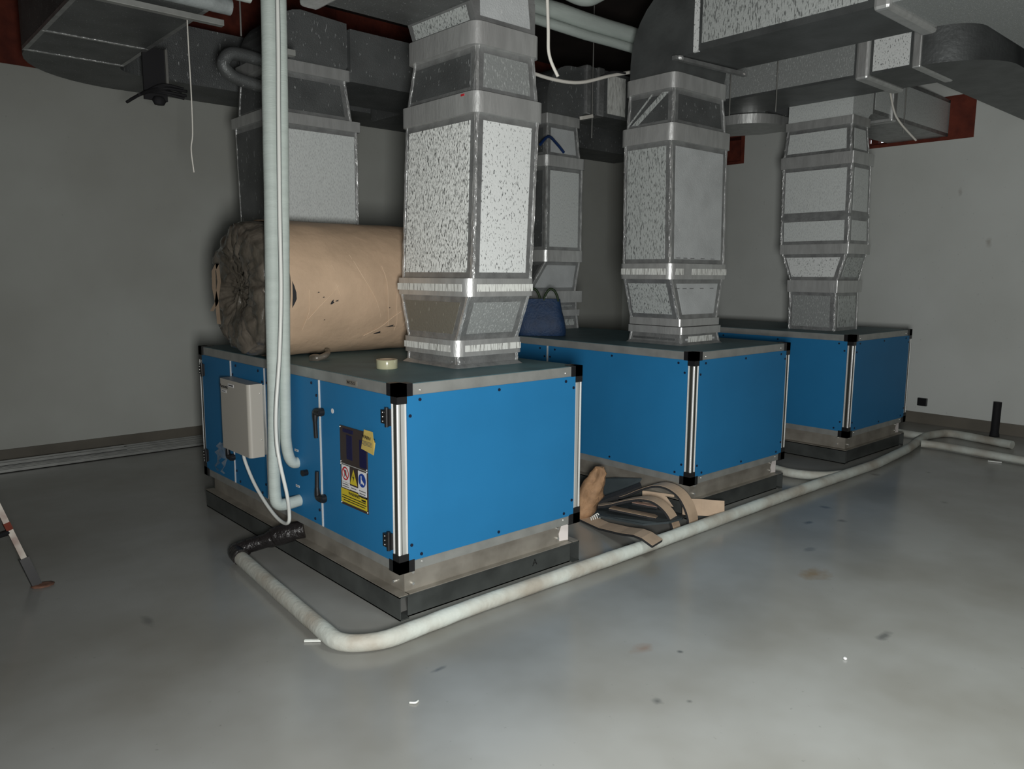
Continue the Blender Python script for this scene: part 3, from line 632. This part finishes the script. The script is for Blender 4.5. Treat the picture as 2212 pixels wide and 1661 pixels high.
# rear riser on the middle unit
d6 = thing('insulated_duct', 'narrow foil duct with bright taped edges behind the blue bag', 'duct', (3.03, 2.18, ZT), 'foil-wrapped ducts')
r6 = (2.82, 3.255, 2.0, 2.37)
section(d6, (2.86, 3.27, 2.03, 2.35), ZT+.002, (2.86, 3.25, 2.03, 2.35), 1.19, FOIL_SPOT2, FOIL_SPOT2)
band(d6, (2.86, 3.25, 2.03, 2.35), 1.19, 1.245, out=.02, rad=.01)
section(d6, (2.86, 3.24, 2.03, 2.35), 1.245, (2.86, 3.24, 2.03, 2.35), 1.31, FOIL_SPOT2, FOIL_SPOT2)
band(d6, (2.83, 3.25, 2.0, 2.35), 1.31, 1.41, out=.02, rad=.015)
section(d6, (2.62, 3.19, 2.0, 2.35), 1.41, (2.815, 3.24, 2.0, 2.37), 1.66, FOIL_SHADED, FOIL_DULL)
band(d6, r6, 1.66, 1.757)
section(d6, r6, 1.757, r6, 2.45, FOIL_SHADED, FOIL_WEAVE)
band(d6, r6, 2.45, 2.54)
section(d6, (2.83, 3.23, 2.01, 2.37), 2.54, (2.84, 3.20, 2.02, 2.36), 2.80, FOIL_SHADED, FOIL_DULL)
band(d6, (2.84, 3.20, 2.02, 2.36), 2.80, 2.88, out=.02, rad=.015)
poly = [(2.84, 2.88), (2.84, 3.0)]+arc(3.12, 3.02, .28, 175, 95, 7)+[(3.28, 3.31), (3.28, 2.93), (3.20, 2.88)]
build('elbow', MB().prism(poly, 'y', 2.02, 2.36), FOIL_SHADED, d6)
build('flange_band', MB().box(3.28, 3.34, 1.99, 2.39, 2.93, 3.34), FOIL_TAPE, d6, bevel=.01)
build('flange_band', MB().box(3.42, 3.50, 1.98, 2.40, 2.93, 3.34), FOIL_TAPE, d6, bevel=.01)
build('horizontal_run', MB().box(3.3, 5.1, 2.0, 2.38, 2.94, 3.33), FOIL_SHADED, d6)
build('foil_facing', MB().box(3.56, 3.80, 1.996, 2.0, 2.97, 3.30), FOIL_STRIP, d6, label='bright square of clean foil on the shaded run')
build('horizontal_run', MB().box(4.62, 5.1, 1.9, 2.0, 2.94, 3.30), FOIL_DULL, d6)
build('horizontal_run', MB().box(4.76, 5.2, 1.42, 1.9, 2.94, 3.30), FOIL_DULL, d6)
build('elbow', MB().prism(arc(4.96, 1.45, .33, 180, 270, 12)+[(5.3, 1.12), (5.3, 1.5), (5.1, 1.9), (4.63, 1.9)], 'z', 2.935, 3.02), FOIL_BAND, d6)
hbox('horizontal_run', d6, 5.25, 5.54, .965, 1.42, 2.98, 3.28, FOIL_SHADED)

# upper left duct running back to the wall and along it
d7 = thing('insulated_duct', 'dark foil-wrapped duct in the upper left corner with bright taped seams', 'duct', (-.46, 1.5, 2.9), 'foil-wrapped ducts')
build('horizontal_run', MB().box(-.745, -.19, 1.3, 2.95, 2.9, 3.3), FOIL_SHADED, d7)
build('riser', MB().box(-.745, -.19, 1.3, 1.75, 3.3, ZC), FOIL_SHADED, d7)
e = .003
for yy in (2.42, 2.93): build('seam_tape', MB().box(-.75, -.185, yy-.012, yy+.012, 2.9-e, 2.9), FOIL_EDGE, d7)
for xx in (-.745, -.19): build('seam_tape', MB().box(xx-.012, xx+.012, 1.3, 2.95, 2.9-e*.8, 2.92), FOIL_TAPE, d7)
plan_elbow(d7, .0, 2.95, .19, .745, 180, 90, 2.9, 3.3, FOIL_SHADED)
build('horizontal_run', MB().box(0, 2.2, 3.14, 3.69, 2.9, 3.3), FOIL_SHADED, d7)
build('horizontal_run', MB().box(2.2, 5.6, 3.14, 3.69, 2.9, 3.3), FOIL_SHADED, d7)

# ---------------------------------------------------------------- hangers, pipes and cables overhead
def rod(x, y, z0, label, z1=ZC, r=.005):
    single('hanger_rod', MB().tube([(x, y, z0), (x, y, z1)], r, 6), RODM, label, 'hanger rod', (x, y, z0), 'hanger rods')
rod(3.29, 1.93, 2.72, 'thin hanger rod in the gap between the nearest and the middle front duct')
rod(3.95, 1.0, 2.86, 'thin hanger rod just left of the farthest riser, under the long duct')
rod(4.02, .62, 2.85, 'thin hanger rod beside the top of the farthest riser')
rod(-.02, 1.42, 2.80, 'thin hanger rod through the pale support bar, upper left')
rod(.12, 1.30, 2.72, 'thin hanger rod left of the white pipe')
rod(5.75, .33, 2.85, 'thin hanger rod in front of the red opening')
single('support_bar', MB().box(-.75, -.08, 1.49, 1.53, 2.855, 2.885), GALV2, 'pale metal support bar under the upper left duct', 'bar', (-.4, 1.5, 2.86), bevel=.002)
t = thing('support_bracket', 'small taped support bracket at the inner bend of the middle duct', 'bracket', (2.75, .36, 2.93))
build('bar', MB().obox((2.76, .375, 2.932), (1, -.10, 0), (.1, 1, 0), (0, 0, 1), .36, .016, .012), FOIL_TAPE, t)
build('foil_wrap', MB().ball((2.45, .40, 2.935), .03, 8, (1, 1, .6)), FOIL_EDGE, t); build('foil_wrap', MB().ball((3.09, .345, 2.93), .028, 8, (1.2, .8, .5)), CABLEW, t)
single('support_bracket', MB().obox((3.22, 1.93, 2.885), (1, 0, .25), (0, 1, 0), (-.25, 0, 1), .07, .015, .014), CABLEW, 'small white bracket on the rod beside the narrow rear duct', 'bracket', (3.22, 1.93, 2.88))
single('support_bracket', MB().box(.06, .22, 1.28, 1.32, 2.715, 2.745), GALV2, 'short metal bracket above the curved pipe end, left of the white pipe', 'bracket', (.12, 1.3, 2.72))
single('pipe_elbow', MB().tube(smooth_path([(.37, 1.95, 2.835), (.14, 1.90, 2.835), (.075, 1.9, 2.78), (.085, 1.9, 2.735), (.16, 1.92, 2.70), (.37, 1.96, 2.68)], 6), .038, 14), FOIL_SHADED, 'dim rounded pipe elbow beside the shaded wide duct', 'pipe', (.1, 1.8, 2.6))
# two pale insulated pipes running across the ceiling
PG = 'pale pipes across the ceiling'
single('overhead_pipe', MB().tube([(x, 1.3, 3.375+.004*math.sin(x*9)) for x in [1.0+.25*i for i in range(11)]]+[(3.68, 1.3, 3.42), (3.8, 1.3, 3.55), (3.82, 1.3, ZC)], .062, 16), PIPEW, 'upper, thicker of the two pale pipes crossing under the ceiling', 'pipe', (1, 1.3, 3.37), PG)
single('overhead_pipe', MB().tube([(x, 1.28, 3.275+.004*math.sin(x*7)) for x in [1.0+.25*i for i in range(10)]]+[(3.38, 1.28, 3.32), (3.46, 1.28, 3.48), (3.47, 1.28, ZC)], .034, 14), PIPEW, 'lower, thinner of the two pale pipes crossing under the ceiling', 'pipe', (1, 1.28, 3.28), PG)
single('overhead_pipe', MB().tube(smooth_path([(1.45, .9, ZC), (1.5, .9, 3.75), (1.75, .9, 3.42), (2.0, .9, 3.34), (2.2, .9, 3.39), (2.42, .9, 3.6), (2.5, .9, ZC)], 6), .055, 14), PIPEW, 'white pipe bend at the top edge of the photo, above the two pale pipes', 'pipe', (1.7, .9, 3.4))
single('overhead_pipe', MB().tube([(XL, 1.2, 2.87), (-.6, 1.2, 2.865), (-.165, 1.2, 2.862)], .040, 14), PIPEG, 'pale capped pipe above the support bar, upper left', 'pipe', (-.4, 1.55, 2.97))
single('overhead_pipe', MB().tube([(XL, 1.03, 2.88), (-.135, 1.03, 2.878)], .032, 14), PIPEW, 'short pale pipe end at the top edge, left of the white vertical pipes', 'pipe', (-.4, 1.35, 3.03))
# cables
def cable(pts, r, m_, label, nm='cable'):
    P = smooth_path(pts, 7); return single(nm, MB().tube(P, r, 8), m_, label, 'cable', tuple(P[0]))
cable([(1.05, .20, ZC), (1.052, .195, 3.2), (1.06, .185, 2.80), (1.065, .18, 2.66), (1.10, .15, 2.555)], .0085, CABLEW, 'white cable hanging down past the right edge of the brightest duct')
cable([(1.3, .85, 2.86), (1.7, 1.0, 2.83), (2.1, 1.0, 2.83), (2.45, 1.0, 2.93), (2.7, 1.0, 3.0)], .012, CABLEW, 'white cable sagging between the brightest duct and the middle duct')
cable([(2.35, 1.02, 2.90), (2.47, 1.0, 2.96), (2.6, .98, 2.97)], .007, BLACKC, 'short black cable crossing the sagging white one')
cable([(2.60, 1.85, 2.58), (2.72, 1.88, 2.66), (2.86, 1.93, 2.63), (2.97, 1.95, 2.57)], .012, BLUEC, 'blue and black cable end poking out beside the narrow rear duct')
cable([(5.3, .30, 3.24), (5.32, .25, 3.0), (5.36, .20, 2.88), (5.52, .12, 2.74)], .009, CABLEW, 'white cable dangling in front of the red opening, upper right')
cable([(3.9, -1.0, 3.55), (3.9, -.95, 3.35), (3.95, -.93, 3.22)], .009, CABLEW, 'white cable loop at the top edge, upper right')
cable([(-.235, 1.6, 2.899), (-.235, 1.6, 2.72), (-.233, 1.6, 2.51), (-.236, 1.6, 2.3), (-.248, 1.6, 2.21), (-.239, 1.6, 2.09)], .0035, CABLEW, 'thin white string hanging from the upper left duct', 'string')
t = thing('cable_bundle', 'tangle of black cables hanging below the upper left duct', 'cables', (-.2, 2.5, 2.75))
build('strap', MB().box(-.20, -.06, 2.48, 2.5, 2.62, 2.93), BLACKC, t); build('strap_edge', MB().box(-.07, -.055, 2.46, 2.48, 2.66, 2.93), RODM, t)
for k in range(6):
    a = random.uniform(-.1, .1); build('cable', MB().tube(smooth_path([(-.34+.02*k, 2.4+a, 2.56+.015*k), (-.22, 2.42+a*.5, 2.64), (-.10, 2.44, 2.66+.01*k), (.02, 2.45+a, 2.64+.012*k)], 5), .009, 6), BLACKC, t)
build('connector', MB().ball((-.14, 2.40, 2.60), .035, 8, (1.2, 1, .9)), BLACKC, t)

# ---------------------------------------------------------------- vertical insulated pipes to the coil ports
PG2 = 'white insulated pipes to the coil ports'
pa = [(-.003, .945, .352), (-.09, .945, .345), (-.13, .947, .36), (-.140, .95, .42), (-.138, .95, .60), (-.122, .95, 1.06), (-.100, .95, 1.75), (-.088, .95, 2.32), (-.074, .95, 2.86), (-.05, .95, ZC)]
pb = [(-.003, .958, .555), (-.03, .957, .56), (-.055, .953, .60), (-.070, .948, .69), (-.068, .948, .8), (-.060, .955, 1.05), (-.045, .968, 1.35), (-.030, .975, 1.76), (-.013, .98, 2.32), (.0, .985, 2.86), (.02, .985, ZC)]
Pa = smooth_path(pa, 8); Pb = smooth_path(pb, 8)
ra = [.031+.010*max(0, min(1, (p.z-.9)/.5)) for p in Pa]
rb = [.029 for p in Pb]
ta_ = thing('insulated_pipe', 'left white insulated pipe, bending into the lower port of the nearest unit', 'pipe', (-.12, .95, .35), PG2)
build('insulation', MB().tube(Pa, ra, 16, True, .03), PIPEW, ta_)
tb_ = thing('insulated_pipe', 'right white insulated pipe, bending into the upper port of the nearest unit', 'pipe', (-.06, .95, .55), PG2)
build('insulation', MB().tube(Pb, rb, 16, True, .03), PIPEW, tb_)
co = [(-.065, 1.46, .522), (-.10, 1.43, .515), (-.10, 1.326, .405), (-.10, 1.20, .325), (-.10, 1.06, .265), (-.10, .95, .246), (-.105, .875, .27), (-.11, .855, .33), (-.13, .83, .43), (-.155, .845, .596), (-.158, .868, .712), (-.155, .865, .88), (-0.114, 0.89, 1.157), (-0.095, 0.89, 1.47), (-0.087, 0.89, 1.889), (-0.076, 0.89, 2.309), (-0.062, 0.89, 2.802), (-0.042, .89, ZC)]
tc_ = thing('control_cable', 'thin white conduit looping from the control box up along the white pipes', 'cable', (-.15, 1.0, .25))
Pc = smooth_path(co, 8); build('conduit', MB().tube(Pc, .0095, 10), WHITE, tc_)
for sd in (-1, 1):
    build('dark_seam', MB().tube([p+Vector((.746, -.666, 0))*(.0105*sd) for p in Pc if p.z > .62 and p.y < .92], .0016, 5), LINE, tc_)

# ---------------------------------------------------------------- drain line on the floor
dt = thing('drain_trap', 'drain stub wrapped in shiny black tape at the foot of the nearest unit', 'pipe', (-.1, 1.13, .05))
build('taped_sleeve', MB().tube(smooth_path([(.05, 1.01, .165), (-.02, 1.06, .145), (-.07, 1.10, .125), (-.10, 1.12, .11), (-.22, 1.19, .072), (-.27, 1.2, .058)], 5), [.054]*13+[.048]*3+[.04]*10, 16, True, .12), BLACKT, dt)
build('taped_elbow', MB().tube(fillet([(-.20, 1.18, .075), (-.262, 1.215, .055), (-.268, 1.12, .048)], .035), .044, 16, True, .06), BLACKT, dt)
PR = .0375
mainp = fillet([(-.262, 1.15, PR+.003), (-.315, .45, PR), (-.352, -.08, PR), (-.21, -.175, PR), (.3, -.155, PR), (1.5, -.165, PR), (3.2, -.15, PR), (4.5, -.165, PR), (5.3, -.10, PR), (6.02, .02, PR), (6.35, -.06, PR), (6.28, -.36, PR), (6.2, -.66, PR)], .11, 7)
P = []
for i in range(len(mainp)-1):
    a, b_ = mainp[i], mainp[i+1]; n = max(1, int((b_-a).length/.08))
    P += [a.lerp(b_, k/n) for k in range(n)]
P.append(mainp[-1])
single('drain_pipe', MB().tube(P, PR, 16, True, .05), PIPEF, 'long white insulated pipe lying on the floor along all three units', 'pipe', (.3, -.155, 0))
FG = 'branch pipes on the floor'
single('drain_pipe', MB().tube(smooth_path([(3.70, .75, PR), (3.72, .35, PR), (3.70, .12, PR), (3.80, -.06, PR), (3.95, -.14, PR)], 5), .034, 14, True, .05), PIPEF, 'short white floor pipe joining from between the middle and farthest unit', 'pipe', (3.7, .3, 0), FG)
single('drain_pipe', MB().tube(smooth_path([(5.95, .75, PR), (6.0, .35, PR), (5.98, .12, PR), (6.0, .0, PR)], 5), .034, 14, True, .05), PIPEF, 'short white floor pipe joining from behind the farthest unit', 'pipe', (6.0, .3, 0), FG)
single('drain_pipe', MB().tube(smooth_path([(5.62, -.09, PR), (5.66, -.25, PR), (5.62, -.55, PR), (5.58, -.95, PR), (5.55, -1.8, PR)], 5), .034, 14, True, .05), PIPEF, 'white floor pipe branching off to the right edge of the photo', 'pipe', (5.6, -.5, 0), FG)
single('pipe_stub', MB().tube([(6.72, -.36, 0), (6.72, -.36, .05), (6.73, -.36, .34)], [.045, .036, .036], 14), BLACKC, 'short black pipe standing upright by the right wall', 'pipe', (6.72, -.36, 0))
single('socket_box', MB().box(XR-.03, XR, .345, .44, .188, .272), BLACKP, 'small black box on the right wall near the farthest unit', 'socket', (XR, .39, .19), bevel=.004)

# ---------------------------------------------------------------- brown roll
ro = thing('insulation_roll', 'large roll of insulation in brown kraft paper with a plastic-wrapped end', 'roll', (.6, 1.45, ZT+.004))
cy, cz, RR = 1.45, ZT+.003+.385, .385
def roll_ring(x, r, amp, f=3.0, seed=0, n=72):
    out = []
    for k in range(n):
        a = 2*math.pi*k/n; d = noise.noise(Vector((x*4+seed, math.cos(a)*f, math.sin(a)*f)))*amp
        rr_ = r+d; y = cy+rr_*math.cos(a); z = cz+rr_*math.sin(a); out.append((x, y, max(z, ZT+.003)))
    return out
build('paper_wrap', MB().loft([roll_ring(.045+i*.037, RR-(.004 if i in (0, 30) else 0), .008, 3, 0) for i in range(31)], False, True), KRAFT, ro)
rings = []; NR = 30
for i in range(NR):
    t = i/(NR-1)
    if t < .30: x = .052-.11*(t/.30); r = RR-.010-.03*(t/.30)**2
    else:
        q = (t-.30)/.70; r = (RR-.04)*(1-q)+.012; x = -.058-.035*math.sin(math.pi*min(1, q*1.5))+.02*q
    row = []
    for k in range(110):
        a = 2*math.pi*k/110; am = 0 if t < .05 else min(1, (t-.05)/.12)
        n1 = 1-abs(noise.noise(Vector((a*1.3+math.sin(r*9)*1.2, r*14, 1.5))))*2; n2 = 1-abs(noise.noise(Vector((math.cos(a)*5+r*3, math.sin(a)*5, r*6))))*2
        n3 = noise.noise(Vector((math.cos(a)*14, math.sin(a)*14, r*30)))
        dx = am*(.026*n2+.014*n1+.008*n3); dr = am*(.022*noise.noise(Vector((math.cos(a)*3, math.sin(a)*3, 7+t*2))))
        row.append((x-dx, cy+(r+dr)*math.cos(a), max(ZT+.003, cz+(r+dr)*math.sin(a))))
    rings.append(row)
build('plastic_end', MB().loft(rings, True, True), PLASTIC, ro)
build('inner_core', MB().loft([roll_ring(1.155, RR-.012, .004), roll_ring(1.150, .05, .004)], True), FOAM, ro)
def on_roll(x, deg, e=.002):
    a = math.radians(deg); return (x, cy+(RR+e+.006)*math.cos(a), cz+(RR+e+.006)*math.sin(a))
for (x, dg, sx, sd) in ((.285, 190, .020, 3.4), (.315, 189, .014, 1.2), (.63, 221, .035, 2.6), (.70, 214, .04, 1.4), (.23, 186, .009, .8), (.20, 182, .008, .7), (.25, 205, .008, .8), (.66, 196, .007, .8)):
    vs = [on_roll(x+sx*u*random.uniform(.6, 1.1), dg+sd*v*random.uniform(.6, 1.1)) for u, v in ((-1, .6), (-.5, -.2), (.5, -1), (.35, -.1), (.9, .2), (-.2, .5))]
    build('tear', MB().add(vs, [tuple(range(6))]), FOAM, ro)
vs = [on_roll(.049, d) for d in (173, 177, 181, 185, 189, 194)]+[on_roll(x, d) for x, d in ((.060, 191), (.072, 187), (.070, 182), (.060, 177))]
build('tear', MB().add(vs, [tuple(range(10))]), FOAM, ro)
for (x0, x1, d0, d1) in ((.15, .42, 205, 160), (.42, .62, 150, 205), (.62, .68, 160, 215), (.70, .74, 175, 220), (.55, .75, 225, 200), (.16, .14, 170, 215), (.30, .33, 160, 185), (.76, .80, 170, 215)):
    build('crease', MB().tube([on_roll(x0+(x1-x0)*t/8+.006*math.sin(t+x0*20), d0+(d1-d0)*t/8, -.0052) for t in range(9)], .0014, 5), CREASE, ro)
# paper ribbon on the plastic end, plastic scrap under the roll
mb = MB()
for pts, wd in (([(1.60, 1.60), (1.66, 1.56), (1.665, 1.46), (1.63, 1.38), (1.615, 1.26)], .028), ([(1.60, 1.60), (1.585, 1.50), (1.64, 1.38), (1.715, 1.33)], .026)):
    for i in range(len(pts)-1):
        (ya, za), (yb, zb) = pts[i], pts[i+1]
        mb.add([(-.135, ya-wd, za), (-.135, ya+wd, za), (-.135, yb+wd, zb), (-.135, yb-wd, zb)], [(0, 1, 2, 3)])
build('paper_ribbon', mb, CARD, ro)
single('plastic_scrap', MB().tube(smooth_path([(.16, 1.10, ZT+.012), (.20, 1.06, ZT+.02), (.26, 1.08, ZT+.035), (.28, 1.14, ZT+.05)], 4), [.014, .018, .02, .02, .016, .018, .02, .018, .014, .012, .016, .012, .008], 7, True, .5), PLASTIC, 'crumpled scrap of dusty film peeking from under the brown roll', 'plastic film', (.2, 1.08, ZT))

# ---------------------------------------------------------------- tape roll and bag
tr = thing('tape_roll', 'roll of clear packing tape on top of the nearest unit', 'tape', (.292, .535, ZT+.002))
n = 36; R0, R1, hh = .054, .038, .046; z0 = ZT+.002
def circ(r, z): return [(.292+r*math.cos(2*math.pi*k/n), .535+r*math.sin(2*math.pi*k/n), z) for k in range(n)]
mb = MB().loft([circ(R1, z0+.001), circ(R0-.001, z0), circ(R0, z0+.002), circ(R0, z0+hh-.002), circ(R0-.001, z0+hh), circ(R1+.002, z0+hh), circ(R1+.002, z0+.001)], False, True); build('tape', mb, TAPEM, tr)
build('cardboard_core', MB().loft([circ(R1+.002, z0), circ(R1+.002, z0+hh), circ(R1-.001, z0+hh), circ(R1-.001, z0), circ(R1+.002, z0)], False, True), CARD, tr)
bg = thing('shopping_bag', 'dark blue woven bag with green handles on the middle unit', 'bag', (2.40, 1.62, ZT+.004))
ax = Vector((.72, -.69, 0)).normalized(); ay = Vector((.69, .72, 0)).normalized(); bc = Vector((2.42, 1.63, ZT+.004))
def bring(h, hw, hd, sk=0):
    out = []
    for k in range(28):
        a = 2*math.pi*k/28; cx = math.copysign(abs(math.cos(a))**.45, math.cos(a)); sy = math.copysign(abs(math.sin(a))**.45, math.sin(a))
        p = bc+ax*(hw*cx+sk)+ay*(hd*sy)+Vector((0, 0, h)); d = noise.noise(p*7)*.012; out.append(p+ay*d)
    return out
build('body', MB().loft([bring(0, .195, .09), bring(.03, .20, .10), bring(.12, .185, .09, .0), bring(.20, .165, .07, -.002), bring(.285, .152, .05, -.004)], True, True), BAGM, bg)
for s0, d in ((.02, -.045), (-.12, .03)):
    pts = [bc+ax*(s0+dx)+ay*d+Vector((0, 0, .265+h)) for dx, h in ((0, 0), (.012, .05), (.045, .095), (.08, .085), (.105, .04), (.112, 0))]
    build('handle', MB().tube(smooth_path(pts, 5), .0095, 8), GREEN, bg)

# ---------------------------------------------------------------- offcuts between the units
OG = 'insulation offcuts on the floor'
def ribbon(label, pts, wvec, th, wd, paper=CARD, side=1, paper_only=False, cat='insulation strip'):
    """foam strip along pts; wvec = direction of its width; paper on one broad face"""
    P = [Vector(p) for p in pts]; wv = Vector(wvec).normalized(); t = thing('insulation_strip', label, cat, tuple(P[0]), OG); R1_, R2_ = [], []
    for i, p in enumerate(P):
        tg_ = (P[min(i+1, len(P)-1)]-P[max(i-1, 0)]).normalized(); nn = tg_.cross(wv).normalized()*side
        a, b_ = p-wv*wd/2, p+wv*wd/2
        R1_.append([a, b_, b_+nn*th, a+nn*th]); R2_.append([a+nn*th, b_+nn*th, b_+nn*(th+.002), a+nn*(th+.002)])
    build('foam', MB().loft(R1_), FOAM, t); build('backing_paper', MB().loft(R2_), paper, t); return t
# long flat strip lying over the floor pipe
ribbon('long tan-backed strip lying over the floor pipe', [(1.72, .50, .004), (1.66, .26, .012), (1.60, .04, .05), (1.555, -.10, .085), (1.535, -.17, .09), (1.515, -.26, .075)], (.97, .2, 0), .014, .125, side=1)
# wide sheet under the heap
def sheet(label, pts, th, m_, cat='sheet'):
    mb = MB().loft([pts, [(x, y, z+th) for x, y, z in pts]]); return single('foam_sheet', mb, m_, label, cat, pts[0], OG)
sheet('dark foam sheet under the curled strips, beside the floor pipe', [(1.72, .62, .015), (1.78, .05, .05), (1.83, -.10, .09), (1.96, -.10, .085), (2.18, .03, .03), (2.20, .55, .012)], .012, GREYSHEET)
sheet('grey-blue sheet leaning behind the curled strips', [(2.05, .80, .02), (2.13, .84, .11), (2.185, .62, .16), (2.195, .40, .195), (2.13, .43, .10), (2.08, .62, .05)], .006, GREYSHEET)
A0 = Vector((2.10, -.07, 0)); A1 = Vector((1.955, -.06, 0))
ribbon('outer curled strip standing on edge in a tall arch', smooth_path([A0+Vector((-.1*s_2, .99*s_2, z)) for s_2, z in ((.62, .05), (.48, .10), (.36, .165), (.25, .215), (.16, .222), (.08, .19), (.03, .13), (0, .06), (0, .003))], 5), (.99, .1, 0), .014, .105, side=1)
ribbon('inner curled strip in a lower arch beside the outer one', smooth_path([A1+Vector((-.15*s_2, .98*s_2, z)) for s_2, z in ((.58, .04), (.46, .075), (.35, .12), (.24, .155), (.15, .16), (.08, .13), (.03, .08), (0, .003))], 5), (.99, .15, 0), .016, .085, side=1)
ribbon('tan strip end poking out towards the middle unit base', [(2.165, .05, .095), (2.265, -.03, .088), (2.365, -.13, .08)], (.1, .12, 1), .012, .105, side=1)
ribbon('pinkish-backed offcut lying inside the arches', [(2.02, .34, .075), (2.08, .18, .07)], (.75, .65, -.1), .012, .07, CARDP, 1)
ribbon('narrow brown-backed offcut nearest the floor pipe', [(1.86, .38, .06), (1.93, .06, .06)], (.8, .4, -.1), .012, .10, side=1)
ribbon('small tan offcut leaning behind the inner arch', [(2.16, .36, .09), (2.24, .16, .09)], (.3, .3, 1), .01, .08, side=1)
ribbon('long dark foam strip sloping up to the outer arch', [(1.78, .62, .03), (1.90, .52, .06), (2.04, .42, .12), (2.12, .34, .17)], (.6, .7, .3), .02, .04, paper=FOAM, side=1)
mb = MB(); rings = []
for i, (z, r) in enumerate(((.008, .06), (.03, .075), (.06, .085), (.09, .08), (.12, .088), (.15, .085), (.18, .08), (.21, .078), (.24, .07), (.27, .055), (.30, .05), (.335, .03))):
    rings.append([(1.70+.010*i+r*.9*math.cos(2*math.pi*k/20)+.022*noise.noise(Vector((k, z*9, 1))), .50-.006*i+r*math.sin(2*math.pi*k/20)+.014*noise.noise(Vector((k*.9, z*9, 4))), z+.02*noise.noise(Vector((k*.5, 2, z*3)))) for k in range(20)])
for q in range(len(rings)):
    rings[q] = [(x+.018*noise.noise(Vector((x*40, y*40, z*25))), y+.018*noise.noise(Vector((y*35, z*30, x*40))), z) for x, y, z in rings[q]]
single('paper_sack', mb.loft(rings, True, True), SACK, 'crumpled brown paper sack standing behind the nearest unit corner', 'sack', (1.70, .5, 0))
mb = MB()
for k in range(5): mb.tube(smooth_path([(1.70+.012*k, .41, .03), (1.69+.016*k, .395, .035+.004*k), (1.68+.02*k, .38, .02)], 3), .004, 5)
single('string_bundle', mb, WHITE, 'tuft of white string at the foot of the brown sack', 'string', (1.70, .4, .01))

# ---------------------------------------------------------------- profiles by the back wall
RG = 'metal profiles by the back wall'
def rail(x0, x1, y, z, wd, label, dy=0):
    mb = MB(); mb.box(x0, x1, y-wd/2, y+wd/2, z, z+.004); mb.box(x0, x1, y-wd/2, y-wd/2+.003, z, z+.026); mb.box(x0, x1, y+wd/2-.003, y+wd/2, z, z+.026)
    single('metal_profile', mb, GALV2, label, 'metal profile', (x0, y, z), RG)
rail(-2.2, 1.5, 4.50, .002, .07, 'galvanised profile on the floor closest to the back wall skirting')
rail(-2.2, 1.5, 4.41, .002, .07, 'second galvanised profile from the back wall')
rail(-2.2, 1.5, 4.32, .002, .07, 'third galvanised profile from the back wall')
rail(-1.4, 1.5, 4.21, .002, .06, 'outermost floor-level profile, sticking out from under the stacked one')
rail(-2.2, .05, 4.33, .036, .09, 'galvanised profile stacked on the others, ending left of the near unit')

# ---------------------------------------------------------------- ladder at the left edge
ld = thing('step_ladder', 'paint-spattered metal ladder leg with a black foot at the left edge', 'ladder', (-1.15, 1.53, 0))
f0 = Vector((-1.15, 1.53, .03)); dv = Vector((-.36, .20, 1.2)).normalized(); g0 = f0+Vector((-.5, -.25, 0))
build('leg', MB().obox(f0+dv*.62, dv, (1, 0, .3), (0, 1, -.16), .6, .013, .02), LADDER, ld)
build('leg', MB().obox(g0+dv*.62, dv, (1, 0, .3), (0, 1, -.16), .6, .013, .02), LADDER, ld)
build('rubber_foot', MB().obox(f0+dv*.05, dv, (1, 0, .3), (0, 1, -.16), .075, .021, .026), BLACKP, ld)
build('rubber_foot', MB().obox(g0+dv*.05, dv, (1, 0, .3), (0, 1, -.16), .075, .021, .026), BLACKP, ld)
for h in (.27, .6, .93): build('rung', MB().tube([f0+dv*h, g0+dv*h], .016, 8), BLACKP, ld)
build('paint_patch', MB().obox(f0+dv*.30, dv, (1, 0, .3), (0, 1, -.16), .02, .0145, .0215), BRICK, ld)
single('clay_lump', MB().ball((-1.12, 1.50, .006), .055, 10, (1.0, .8, .12)), ORANGE, 'flat smear of orange clay under the ladder foot', 'debris', (-1.12, 1.5, 0))

# ---------------------------------------------------------------- scraps
single('paper_scrap', MB().obox((-.39, .08, .006), (.75, -.6, 0), (.6, .75, 0), (0, 0, 1), .035, .007, .004), WHITE, 'thin white stick on the floor left of the pipe bend', 'scrap', (-.39, .08, 0))
single('paper_scrap', MB().tube(smooth_path([(-.352, -.59, .004), (-.338, -.607, .006), (-.322, -.6, .004)], 4), .004, 6), WHITE, 'tiny pale curl on the bare floor below the pipe bend', 'scrap', (-.34, -.6, 0))
single('paper_scrap', MB().ball((1.174, -1.485, .006), .009, 8, (.7, 1, .7)), WHITEP, 'bright white pellet on the floor, lower right', 'scrap', (1.17, -1.485, 0))
single('paper_scrap', MB().obox((5.5, -.73, .006), (.3, -1, 0), (1, .3, 0), (0, 0, 1), .05, .012, .004), WHITE, 'white sliver beside the far right floor pipe', 'scrap', (5.5, -.73, 0))
